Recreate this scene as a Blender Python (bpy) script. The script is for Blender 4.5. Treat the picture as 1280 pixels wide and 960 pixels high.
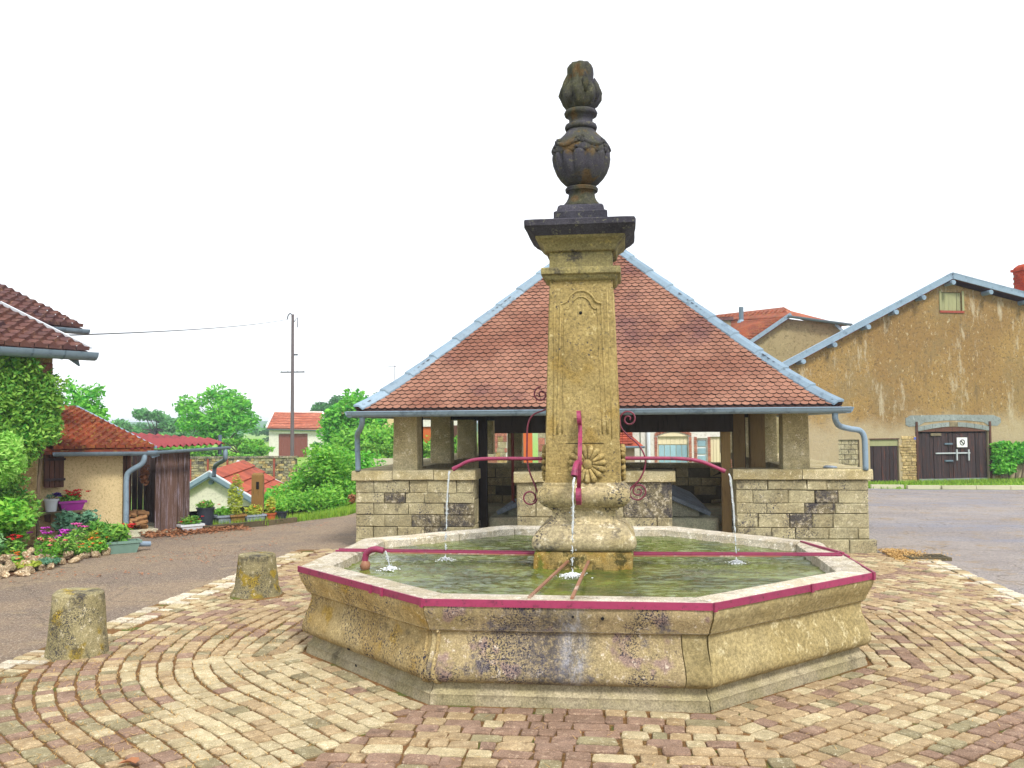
import bpy, bmesh, math, random
import numpy as np
from mathutils import Vector, Matrix, noise
random.seed(7)
for o in list(bpy.data.objects): bpy.data.objects.remove(o)
S = bpy.context.scene
COL = S.collection
R = math.radians

# ------------------------------------------------------------------ camera
CAM = Vector((.4125, -9.0625, 2.025)); YAW = -R(6.817); PIT = R(2.663); ROLL = -.0075; FPX = 1143
fw = Vector((math.sin(YAW)*math.cos(PIT), math.cos(YAW)*math.cos(PIT), math.sin(PIT)))
rt = Vector((math.cos(YAW), -math.sin(YAW), 0)); upv = rt.cross(fw)
r2 = rt*math.cos(ROLL)+upv*math.sin(ROLL); u2 = -rt*math.sin(ROLL)+upv*math.cos(ROLL)
cd = bpy.data.cameras.new('camera'); cam = bpy.data.objects.new('camera', cd); COL.objects.link(cam)
m4 = Matrix((r2, u2, -fw)).transposed().to_4x4(); m4.translation = CAM; cam.matrix_world = m4
cd.sensor_width = 36; cd.lens = FPX/1280*36; cd.clip_end = 3000; cd.clip_start = .05
S.camera = cam
S.render.resolution_x = 1024; S.render.resolution_y = 768
# ------------------------------------------------------------------ world and sun
SUN_EL = R(48); SUN_AZ = R(150)     # azimuth clockwise from +Y (behind the camera, to the right)
w = bpy.data.worlds.new('World'); S.world = w; w.use_nodes = True
nt = w.node_tree; nt.nodes.clear()
sky = nt.nodes.new('ShaderNodeTexSky'); sky.sky_type = 'NISHITA'; sky.sun_disc = False
sky.sun_elevation = SUN_EL; sky.sun_rotation = SUN_AZ
mx = nt.nodes.new('ShaderNodeMix'); mx.data_type = 'RGBA'; mx.inputs[0].default_value = .88
mx.inputs[7].default_value = (9.6, 9.8, 10.2, 1)
bg = nt.nodes.new('ShaderNodeBackground'); bg.inputs[1].default_value = .1
ow = nt.nodes.new('ShaderNodeOutputWorld')
nt.links.new(sky.outputs[0], mx.inputs[6]); nt.links.new(mx.outputs[2], bg.inputs[0]); nt.links.new(bg.outputs[0], ow.inputs[0])
sd = bpy.data.lights.new('sun', 'SUN'); sd.energy = 2.2; sd.angle = R(11); sd.color = (1, .95, .86)
so = bpy.data.objects.new('sun', sd); COL.objects.link(so)
sv = Vector((math.sin(SUN_AZ)*math.cos(SUN_EL), math.cos(SUN_AZ)*math.cos(SUN_EL), math.sin(SUN_EL)))
so.rotation_euler = sv.to_track_quat('Z', 'Y').to_euler()
S.view_settings.view_transform = 'Standard'; S.view_settings.look = 'None'; S.view_settings.exposure = .72; S.view_settings.gamma = 1
S.render.engine = 'CYCLES'

# ------------------------------------------------------------------ materials
def lin(c):
    if isinstance(c, str): c = [int(c[i:i+2], 16)/255 for i in (0, 2, 4)]
    return tuple((x/12.92 if x <= .04045 else ((x+.055)/1.055)**2.4) for x in c)+(1,)
class NB:
    def __init__(s, name):
        s.m = bpy.data.materials.new(name); s.m.use_nodes = True; s.t = s.m.node_tree; s.t.nodes.clear()
        s.out = s.n('ShaderNodeOutputMaterial'); s.b = s.n('ShaderNodeBsdfPrincipled'); s.l(s.b.outputs[0], s.out.inputs[0])
        s.pos = s.n('ShaderNodeNewGeometry')
    def n(s, t, **k):
        x = s.t.nodes.new(t)
        for a, v in k.items(): setattr(x, a, v)
        return x
    def l(s, a, b): s.t.links.new(a, b)
    def noise(s, scale, detail=4, rough=.6, vec=None, stretch=None):
        x = s.n('ShaderNodeTexNoise'); x.inputs['Scale'].default_value = scale; x.inputs['Detail'].default_value = detail; x.inputs['Roughness'].default_value = rough
        v = vec or s.pos.outputs['Position']
        if stretch:
            mp = s.n('ShaderNodeMapping'); mp.inputs['Scale'].default_value = stretch; s.l(v, mp.inputs[0]); v = mp.outputs[0]
        s.l(v, x.inputs['Vector']); return x.outputs['Fac']
    def ramp(s, fac, a, b):
        x = s.n('ShaderNodeMapRange'); x.interpolation_type = 'SMOOTHSTEP'; x.inputs[1].default_value = a; x.inputs[2].default_value = b; s.l(fac, x.inputs[0]); return x.outputs[0]
    def mix(s, fac, a, b, bt='MIX'):
        x = s.n('ShaderNodeMix', data_type='RGBA', blend_type=bt)
        if isinstance(fac, (int, float)): x.inputs[0].default_value = fac
        else: s.l(fac, x.inputs[0])
        for i, c in ((6, a), (7, b)):
            if isinstance(c, tuple): x.inputs[i].default_value = c
            else: s.l(c, x.inputs[i])
        return x.outputs[2]
    def math(s, op, a, b=0.):
        x = s.n('ShaderNodeMath', operation=op)
        for i, c in ((0, a), (1, b)):
            if isinstance(c, (int, float)): x.inputs[i].default_value = c
            else: s.l(c, x.inputs[i])
        return x.outputs[0]
    def rnd(s):
        oi = s.n('ShaderNodeObjectInfo')
        return s.math('FRACT', s.math('ADD', s.pos.outputs['Random Per Island'], oi.outputs['Random']))
    def hsv(s, col, val=None, hue=None, sat=None):
        x = s.n('ShaderNodeHueSaturation'); s.l(col, x.inputs['Color'])
        if val is not None: s.l(val, x.inputs['Value'])
        if hue is not None: s.l(hue, x.inputs['Hue'])
        return x.outputs[0]
    def rng(s, fac, lo, hi):
        x = s.n('ShaderNodeMapRange'); x.inputs[3].default_value = lo; x.inputs[4].default_value = hi; s.l(fac, x.inputs[0]); return x.outputs[0]
    def fin(s, col, rough=.9, bump=None, bs=.5, bd=.02, spec=.3, metal=0):
        if isinstance(col, tuple): s.b.inputs['Base Color'].default_value = col
        else: s.l(col, s.b.inputs['Base Color'])
        s.b.inputs['Roughness'].default_value = rough; s.b.inputs['Specular IOR Level'].default_value = spec; s.b.inputs['Metallic'].default_value = metal
        if bump is not None:
            x = s.n('ShaderNodeBump'); x.inputs['Strength'].default_value = bs; x.inputs['Distance'].default_value = bd
            s.l(bump, x.inputs['Height']); s.l(x.outputs[0], s.b.inputs['Normal'])
        return s.m
def stone(name, base, alt, dark=None, light=None, speck=None, k=1., var=.15, bs=.7, bd=.015, darkamt=.55, lightamt=.56, speckamt=.6, streak=False, patch=None):
    b = NB(name)
    c = b.mix(b.ramp(b.noise(1.3*k, 5), .38, .62), lin(base), lin(alt))
    if patch: c = b.mix(b.ramp(b.noise(2.6*k, 3, .5), .56, .66), c, lin(patch))
    if light: c = b.mix(b.ramp(b.noise(9*k, 5, .7), lightamt, lightamt+.12), c, lin(light))
    if dark:
        st = (1, 1, .25) if streak else None
        d = b.ramp(b.noise(2.1*k, 6, .75, stretch=st), darkamt, darkamt+.14); c = b.mix(b.math('MULTIPLY', d, .85), c, lin(dark))
    if speck: c = b.mix(b.math('MULTIPLY', b.ramp(b.noise(38*k, 3, .7), speckamt, speckamt+.05), b.ramp(b.noise(1.7*k, 3), .45, .6)), c, lin(speck))
    if name == 'basin_front':
        def spot(x, z, ex, r0, r1):
            sc = b.n('ShaderNodeVectorMath', operation='SUBTRACT'); b.l(b.pos.outputs['Position'], sc.inputs[0]); sc.inputs[1].default_value = (x, -2.45, z)
            m_ = b.n('ShaderNodeVectorMath', operation='MULTIPLY'); b.l(sc.outputs[0], m_.inputs[0]); m_.inputs[1].default_value = ex
            ln = b.n('ShaderNodeVectorMath', operation='LENGTH'); b.l(m_.outputs[0], ln.inputs[0])
            return b.ramp(b.math('ADD', ln.outputs['Value'], b.math('MULTIPLY', b.noise(9, 5, .8), .35)), r1, r0)
        c = b.mix(b.math('MULTIPLY', spot(-.12, .4, (1, .2, .6), .25, .62), b.rng(b.ramp(b.noise(30, 5, .85), .42, .55), .25, .8)), c, lin('4a4a58'))
        c = b.mix(b.math('MULTIPLY', spot(.05, .42, (2.6, .2, .5), .2, .55), b.rng(b.ramp(b.noise(14, 5, .8, stretch=(1, 1, .25)), .4, .6), .1, .6)), c, lin('bcc0cc'))
    fine = b.noise(36*k, 6, .85)
    c = b.hsv(c, val=b.math('MULTIPLY', b.rng(b.rnd(), 1-var, 1+var), b.math('MULTIPLY', b.rng(b.ramp(fine, .34, .66), .62, 1.26), b.rng(b.ramp(b.noise(4.5*k, 4, .7), .3, .7), .86, 1.12))))
    h = b.math('ADD', b.math('MULTIPLY', b.noise(7*k, 4), 1.), b.math('MULTIPLY', fine, .9))
    return b.fin(c, .92, h, bs, bd, .2)
M = {}
M['pillar_stone'] = stone('pillar_stone', 'b09c68', 'a48e5a', dark='766c4c', light='c8ba8e', speck='3d3a44', darkamt=.60, lightamt=.60, streak=True, patch='a38a50', speckamt=.60, bd=.022)
M['base_stone'] = stone('base_stone', 'bbac88', 'a9986c', dark='4a484e', light='d6cbb2', speck='33323c', darkamt=.54, speckamt=.52)
M['foot_stone'] = stone('foot_stone', 'a08c58', '9c7c38', dark='34361a', light='c6b47c', speck='322b18', darkamt=.50, k=2.6, patch='6f7430')
M['urn_stone'] = stone('urn_stone', '45434c', '4a4a38', dark='26262c', light='5f5c46', speck='2a2530', k=2.2, darkamt=.56, patch='5d4a30', bd=.02)
M['cornice_stone'] = stone('cornice_stone', '857c58', '93885c', dark='38363c', light='a19258', darkamt=.52, k=1.4)
M['cap_dark'] = stone('cap_dark', '3c3a44', '484650', dark='26242e', light='6b6a5a', k=2, darkamt=.56)
M['basin_stone'] = stone('basin_stone', 'b6a274', 'a8905e', dark='6c624c', light='c9bb92', speck='3f3b46', darkamt=.56, patch='b0924a', speckamt=.53, k=1.5, bd=.02, lightamt=.6)
M['basin_front'] = stone('basin_front', 'b4a27c', 'aa9a70', dark='65616c', light='cdc2b0', speck='3d3a48', darkamt=.53, speckamt=.51, lightamt=.57, patch='a38c80', k=2., bd=.02)
M['basin_smooth'] = stone('basin_smooth', 'a2946c', '95865c', dark='766c52', light='b2a886', speck='5a4a34', darkamt=.64, speckamt=.66, bs=.4)
M['plinth_stone'] = stone('plinth_stone', 'aba084', '9c9270', dark='6e6652', light='bcb298', darkamt=.55, lightamt=.62, k=2)
M['rim_stone'] = stone('rim_stone', 'cfc6b4', 'c0b49a', dark='857a68', light='e0dace', speck='5a5468', darkamt=.54, lightamt=.54, k=2, bd=.02)
M['ashlar'] = stone('ashlar', 'aba383', '9a9070', dark='5d564c', light='bfb79b', speck='46424a', var=.13, darkamt=.57, k=1.1, speckamt=.54)
M['ashlar_lichen'] = stone('ashlar_lichen', '857c62', '756c54', dark='403e42', light='b5ac96', speck='2f2c38', var=.14, darkamt=.47, k=2.2, lightamt=.5, speckamt=.5)
M['coping'] = stone('coping', 'b5aa88', 'a6986f', dark='6d5c55', light='c6bda0', speck='55485a', darkamt=.6, k=1.6)
M['pillar_pale'] = stone('pillar_pale', 'd0c39c', 'c3b488', dark='8f8068', light='ddd4b8', speck='6a6258', darkamt=.62, k=1.4)
M['mortar'] = stone('mortar', '857b62', '7a7058', dark='4f4a3c', k=2)
M['wash_stone'] = stone('wash_stone', 'ccceb4', 'ccc4aa', dark='868a70', light='d2cfb8', k=1.6, darkamt=.55)
M['slate'] = stone('slate', '9aa6b4', '8893a0', dark='4b525e', light='a4aebc', k=2, bs=.3)
M['bollard'] = stone('bollard', '9b916c', '8a815c', dark='45413a', light='b9b094', speck='3c3a40', patch='a08a35', darkamt=.52, k=2.2, speckamt=.52)
M['rock'] = stone('rock', 'b29c7c', '9c8060', dark='54402f', light='e0d2b4', k=5, var=.25, darkamt=.5, lightamt=.5)
M['cob_light'] = stone('cob_light', 'c0b18e', 'b2a27e', dark='917f62', light='cec2a4', k=3, var=.09, bs=.8, bd=.01)
M['cob_beige'] = stone('cob_beige', 'b09a78', 'a18a68', dark='806a50', light='c2b08e', k=3, var=.10, bs=.8, bd=.01)
M['cob_purple'] = stone('cob_purple', '967c6a', '8c725f', dark='6a564a', light='ac957f', k=3, var=.10, bs=.8, bd=.01)
M['cob_white'] = stone('cob_white', 'd2c8b4', 'c4b8a0', dark='988a74', light='e2dccc', k=3, var=.12, bs=.8, bd=.01)
M['cob_green'] = stone('cob_green', '968c6c', '8a7e60', dark='6a624c', light='b4ad94', k=3, var=.10, bs=.8, bd=.01)
def stucco(name, base, alt, dark, light, sc=18, bd=.03, k=.25, bs=.8, pale=None, patch=False):
    b = NB(name)
    f = b.noise(sc, 5, .8)
    c = b.mix(b.ramp(b.noise(k, 4), .4, .6), lin(base), lin(alt))
    c = b.mix(b.math('MULTIPLY', b.ramp(f, .36, .5), 1.), lin(dark), c)
    c = b.mix(b.ramp(b.noise(sc*.7, 5, .8, stretch=(1, 1, .5)), .58, .66), c, lin(light))
    if patch:
        c = b.mix(b.math('MULTIPLY', b.ramp(b.noise(.55, 6, .75), .5, .62), .55), c, lin('80704f')); c = b.mix(b.math('MULTIPLY', b.ramp(b.noise(1.6, 6, .8, stretch=(1, 1, .25)), .55, .68), .6), c, lin('bdb49c')); c = b.mix(b.math('MULTIPLY', b.ramp(b.noise(1.1, 5, .8, stretch=(1, 1, .2)), .58, .7), .5), c, lin('5c5240'))
    if pale:
        sep = b.n('ShaderNodeSeparateXYZ'); b.l(b.pos.outputs['Position'], sep.inputs[0])
        hz = b.math('ADD', sep.outputs[2], b.math('MULTIPLY', b.noise(.8, 5), 2.4))
        c = b.mix(b.math('MULTIPLY', b.ramp(hz, 3.9, 2.8), .75), c, lin(pale))
    return b.fin(c, .95, f, bs, bd, .1)
M['barn_stucco'] = stucco('barn_stucco', '977c4c', '896e44', '66543a', 'b5a684', sc=12, pale='aca084', patch=True)
M['cream_stucco'] = stucco('cream_stucco', 'cdb98a', 'd2be92', 'a8946a', 'dccba2', sc=30, bd=.01)
M['hut_stucco'] = stucco('hut_stucco', 'cdcabb', 'd4d1c0', 'b9b6a8', 'dcd9cc', sc=14, bd=.01)
M['white_wall'] = stucco('white_wall', 'd9d7d0', 'd2cfc6', 'bcb6ac', 'e2e0da', sc=8, bd=.01)
M['house_wall'] = stucco('house_wall', '9c8458', 'a0774a', '5d4630', 'bfa878', sc=7, bd=.05)
M['far_stucco'] = stucco('far_stucco', '9c8f6c', '8f8260', '776a4c', 'aea17c', sc=6)
M['grey_plaster'] = stucco('grey_plaster', '8d9592', '7e8683', '6d7472', 'a3aba6', sc=12, bd=.01)
M['pale_rubble'] = stone('pale_rubble', 'b8a273', 'a48d5e', dark='6e5a3c', light='d0bd92', k=3, var=.2, darkamt=.52)
M['brick'] = stone('brick', 'ac7460', '9c6454', dark='704a40', light='c49a84', k=3, var=.2)
M['chim_brick'] = stone('chim_brick', 'a8401f', '95361c', dark='64241a', light='c4683c', k=3, var=.15)
def simple(name, col, rough=.5, metal=0, k=12, var=.12, dark=None, bs=.2, spec=.4, streak=None, chip=None):
    b = NB(name); f = b.noise(k, 5, .7, stretch=streak)
    c = b.hsv(b.mix(0., lin(col), lin(col)), val=b.math('MULTIPLY', b.rng(f, 1-var*1.5, 1+var*1.5), b.rng(b.rnd(), 1-var, 1+var)))
    if dark: c = b.mix(b.ramp(b.noise(k*.6, 5, .8, stretch=streak), .52, .66), c, lin(dark))
    if chip: c = b.mix(b.ramp(b.noise(30, 5, .8), .60, .66), c, lin(chip))
    return b.fin(c, rough, f, bs, .01, spec, metal)
M['zinc'] = simple('zinc', '7c91a2', .5, .0, 5, .14, dark='5f7282', chip='58656e')
M['zinc_dark'] = simple('zinc_dark', '5e7280', .5, 0, 5, .12)
M['iron_pink'] = simple('iron_pink', '8d2f52', .5, 0, 20, .15, dark='6b2842', chip='4e2a26')
M['scroll_iron'] = simple('scroll_iron', '6e2b3e', .55, 0, 20, .2, dark='4a2228', chip='3a2420')
M['iron_rust'] = simple('iron_rust', '8a6048', .6, 0, 5, .2, dark='c4b4a4', chip='5e3a28')
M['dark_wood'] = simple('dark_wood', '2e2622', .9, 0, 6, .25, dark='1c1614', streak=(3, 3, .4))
M['post_wood'] = simple('post_wood', '7a6040', .85, 0, 8, .2, dark='4e3b28', streak=(4, 4, .5))
M['plank'] = simple('plank', '584238', .9, 0, 9, .35, dark='a096a4', streak=(14, 14, .3))
M['tan_wood'] = simple('tan_wood', 'a08458', .85, 0, 8, .22, dark='7a5f40', streak=(4, 4, .4))
M['door_wood'] = simple('door_wood', '33282a', .85, 0, 7, .3, dark='5e3526', streak=(5, 5, .3))
M['shutter_wood'] = simple('shutter_wood', '55362a', .85, 0, 7, .25, dark='3a2620', streak=(5, 5, .3))
M['oak_post'] = simple('oak_post', '8c6a38', .85, 0, 9, .2, dark='5f4a28', streak=(4, 4, .4))
M['sleeper'] = simple('sleeper', '5c523c', .95, 0, 9, .25, dark='3a3a24')
M['metal_bar'] = simple('metal_bar', 'aab0b4', .4, 0)
M['white_paint'] = simple('white_paint', 'e4e4e0', .6, 0, 6, .04)
M['green_shut'] = simple('green_shut', '8b8c66', .8, 0, 6, .15, streak=(4, 4, .3))
M['cream_paint'] = simple('cream_paint', 'd8ccaa', .7, 0, 6, .08, streak=(4, 4, .3))
M['glass_blue'] = simple('glass_blue', '8fb0bc', .15, 0, 3, .15, spec=.6)
M['orange_door'] = simple('orange_door', 'c4622a', .6, 0, 4, .06)
M['brown_door'] = simple('brown_door', '7c443a', .6, 0, 4, .06)
M['beige_door'] = simple('beige_door', 'c9b27c', .6, 0, 4, .06)
M['magenta_pot'] = simple('magenta_pot', '8d2a86', .45, 0, 4, .05)
M['white_pot'] = simple('white_pot', 'cfd6dd', .5, 0, 4, .04)
M['black_pot'] = simple('black_pot', '2c313c', .5, 0, 8, .1)
M['green_pot'] = simple('green_pot', '6f8c80', .5, 0, 8, .1)
M['terracotta'] = simple('terracotta', 'b0562e', .8, 0, 8, .12)
M['grey_pipe'] = simple('grey_pipe', '7f92a4', .5, 0, 8, .08)
M['soil'] = simple('soil', '6b4a32', .95, 0, 12, .3, dark='3c2a1c', bs=.8)
M['black'] = simple('black', '0c0b0d', .9, 0)
M['sign_black'] = simple('sign_black', '26262a', .6, 0)
M['rust_red'] = simple('rust_red', '8a3f30', .8, 0, 8, .2)
M['log'] = simple('log', 'a37a52', .9, 0, 9, .3, dark='6e4a30')
M['pole_wood'] = simple('pole_wood', '5f5458', .8, 0, 3, .15)
M['bark'] = simple('bark', '57493a', .95, 0, 6, .25, bs=.8)
M['cable'] = simple('cable', '55555e', .6, 0)
def tilem(name, a, bcol, dark, moss=None, var=.16, k=1.2, mossamt=.55, rows=None):
    b = NB(name)
    c = b.mix(b.ramp(b.noise(k, 5), .4, .62), lin(a), lin(bcol))
    c = b.mix(b.math('MULTIPLY', b.ramp(b.noise(k*.8, 6, .7), .52, .68), .7), c, lin(dark))
    if moss: c = b.mix(b.ramp(b.noise(k*5, 5, .8), mossamt, mossamt+.1), c, lin(moss))
    f = b.noise(40, 4, .7)
    c = b.hsv(c, val=b.math('MULTIPLY', b.rng(b.rnd(), 1-var, 1+var), b.rng(f, .85, 1.15)))
    if rows:
        wv = b.n('ShaderNodeTexWave', wave_type='BANDS', bands_direction='Z'); wv.inputs['Scale'].default_value = rows; wv.inputs['Distortion'].default_value = .6
        b.l(b.pos.outputs['Position'], wv.inputs[0]); f = wv.outputs[1]; c = b.mix(b.math('MULTIPLY', b.ramp(f, .25, .0), .6), c, lin(dark))
        return b.fin(c, .9, f, 1, .06, .2)
    return b.fin(c, .85, f, .3, .01, .25)
M['tile_rose'] = tilem('tile_rose', '8f6654', '7c5242', '593a3c', var=.13, k=.8)
M['tile_edge_shade'] = simple('tile_edge_shade', '33201c', .95)  # dark edge colour paints the shadow line below each tile course
M['roof_boards'] = simple('roof_boards', 'a8937a', .9, 0, 6, .2, dark='857260', streak=(4, 4, .4))
M['under_tile'] = simple('under_tile', '3a2520', .95)
M['tile_brown'] = tilem('tile_brown', '664238', '583a38', '3c2c34', moss='80604e', k=1.6)
M['tile_orange'] = tilem('tile_orange', '94492e', '7b3c2a', '452a22', moss='9c7a3c', k=2.5, mossamt=.53)
M['tile_red'] = tilem('tile_red', 'a65038', '944632', '62302a', k=1.5)
M['tile_far'] = tilem('tile_far', 'b4582a', 'a04a26', '7c3c22', rows=1.6, k=.8)
M['tile_far2'] = tilem('tile_far2', 'c07a60', 'b4684e', '8c4c3c', rows=1.6, k=.8)
M['tin_red'] = simple('tin_red', '93383c', .6, 0, 3, .15, dark='7a2c34')
def leafm(name, a, bcol, hue=.03, tr=.35):
    b = NB(name); r = b.rnd()
    c = b.mix(r, lin(a), lin(bcol)); c = b.hsv(c, val=b.rng(b.noise(1.4, 3), .7, 1.3))
    b.fin(c, .55, spec=.25)
    t = b.n('ShaderNodeBsdfTranslucent'); b.l(c, t.inputs[0]); ms = b.n('ShaderNodeMixShader'); ms.inputs[0].default_value = tr
    b.l(b.b.outputs[0], ms.inputs[1]); b.l(t.outputs[0], ms.inputs[2]); b.l(ms.outputs[0], b.out.inputs[0])
    return b.m
M['leaf_vine'] = leafm('leaf_vine', '3f8a34', 'a0cc58')
M['leaf_lime'] = leafm('leaf_lime', '7cc048', 'c0e880')
M['leaf_fern'] = leafm('leaf_fern', '5f9a58', '9cc88c')
M['leaf_bright'] = leafm('leaf_bright', '3f9a30', '8cd44c')
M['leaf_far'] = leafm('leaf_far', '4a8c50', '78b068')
M['leaf_green'] = leafm('leaf_green', '5aa838', '98cc4c')
M['leaf_yellow'] = leafm('leaf_yellow', '8fa83a', 'c4cc58')
M['leaf_dark'] = leafm('leaf_dark', '386e38', '5a9850')
M['leaf_blue'] = leafm('leaf_blue', '4f8068', '7cac88')
M['grass'] = leafm('grass', '6fa034', 'a4c04c')
for k_, c_ in dict(fl_red='cc2a2c', fl_orange='e07828', fl_pink='d85aa8', fl_magenta='bb42b4', fl_salmon='e08878', fl_purple='4a2a88', fl_white='e8e4e8', dead_leaf='a4704e', dead_yellow='d8a820', straw='c09c60').items():
    M[k_] = leafm(k_, c_, c_, tr=.2)
# ground materials
b = NB('meadow'); f = b.noise(3, 6, .7)
M['meadow'] = b.fin(b.mix(b.ramp(f, .3, .7), lin('5f8a34'), lin('93b050')), .95, f, .6, .1)
b = NB('asphalt'); f = b.noise(60, 4, .8); g = b.noise(.5, 5, .65); sp = b.n('ShaderNodeSeparateXYZ'); b.l(b.pos.outputs['Position'], sp.inputs[0])
c = b.mix(b.ramp(g, .38, .62), lin('98908c'), lin('888180'))
wl = b.ramp(b.math('ADD', sp.outputs[0], b.math('MULTIPLY', b.noise(.7, 4), 4)), 3.5, -.5)
c = b.mix(wl, c, b.mix(b.ramp(g, .4, .6), lin('8f7c68'), lin('7d6e62')))
c = b.mix(b.ramp(b.noise(1.7, 6, .75), .53, .64), c, lin('93816a'))
bl_ = b.math('MULTIPLY', b.ramp(b.noise(.35, 5, .7, stretch=(.35, 1.6, 1)), .45, .62), b.ramp(sp.outputs[0], 3., 7.)); c = b.mix(b.math('MULTIPLY', bl_, .6), c, lin('7c8294'))
c = b.hsv(c, val=b.rng(b.ramp(b.noise(14, 6, .9), .38, .62), .72, 1.2))
vr = b.n('ShaderNodeTexVoronoi', feature='DISTANCE_TO_EDGE'); vr.inputs['Scale'].default_value = .55; mpv = b.n('ShaderNodeVectorMath', operation='ADD'); nz = b.n('ShaderNodeTexNoise'); nz.inputs['Scale'].default_value = 1.5; b.l(b.pos.outputs['Position'], nz.inputs['Vector']); b.l(b.pos.outputs['Position'], mpv.inputs[0]); b.l(nz.outputs['Color'], mpv.inputs[1]); b.l(mpv.outputs[0], vr.inputs['Vector'])
c = b.mix(b.math('MULTIPLY', b.ramp(vr.outputs['Distance'], .012, .003), .45), c, lin('5a5048'))
c = b.mix(b.ramp(b.noise(42, 4, .85), .55, .62), c, lin('c8bca8'))
c = b.mix(b.ramp(b.noise(70, 3, .8), .42, .34), c, lin('4f4640'))
M['asphalt'] = b.fin(c, .95, f, .8, .02, .15)
b = NB('joint_soil'); f = b.noise(50, 5, .8)
c = b.mix(b.ramp(b.noise(1.2, 4), .4, .6), lin('806040'), lin('6c5638'))
c = b.mix(b.ramp(b.noise(60, 3, .8), .5, .64), c, lin('a07c4c'))
c = b.mix(b.ramp(b.noise(2.6, 4, .7), .55, .66), c, lin('5f6a34'))
c = b.mix(b.ramp(b.noise(26, 4, .8), .56, .66), c, lin('7c3f28'))
M['joint_soil'] = b.fin(c, .95, f, 1, .02, .1)
b = NB('gravel'); f = b.noise(30, 4, .8); M['gravel'] = b.fin(b.mix(f, lin('a8a08c'), lin('d0c8b4')), .95, f, .5, .02)
b = NB('hill'); f = b.noise(.03, 5, .7); M['hill'] = b.fin(b.mix(b.ramp(f, .4, .6), lin('45714e'), lin('5a8560')), 1.)
# water
b = NB('fountain_water'); f = b.noise(7, 3, .6, stretch=(.8, 2.6, 1)); f2 = b.noise(30, 3, .7, stretch=(.6, 1.9, 1))
def near_pt(x, y, r_):
    vd = b.n('ShaderNodeVectorMath', operation='DISTANCE'); b.l(b.pos.outputs['Position'], vd.inputs[0]); vd.inputs[1].default_value = (x, y, .69)
    return b.ramp(b.math('ADD', vd.outputs['Value'], b.math('MULTIPLY', b.noise(3, 3), .5)), r_+.3, .35)
msk = b.math('MAXIMUM', b.math('MAXIMUM', near_pt(-1.35, -.35, .75), near_pt(1.4, -.25, .6)), near_pt(-.05, -.9, .25))
f2 = b.math('MULTIPLY', f2, b.rng(msk, .8, 3.4))
c = b.mix(b.ramp(b.noise(1.6, 4), .4, .62), lin('626c2c'), lin('3f4a22'))
M['water'] = b.fin(c, .03, b.math('ADD', f, b.math('MULTIPLY', f2, .8)), .45, .011, .5)
b = NB('falling_water'); f = b.noise(60, 3, .7, stretch=(1, 1, .4))
b.b.inputs['Transmission Weight'].default_value = .6; b.b.inputs['IOR'].default_value = 1.33
M['jet'] = b.fin(lin('eef4fa'), .12, f, .8, .01, .6)
b = NB('foam'); M['foam'] = b.fin(lin('f2f6fa'), .3, b.noise(60), .5, .01, .5)

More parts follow.
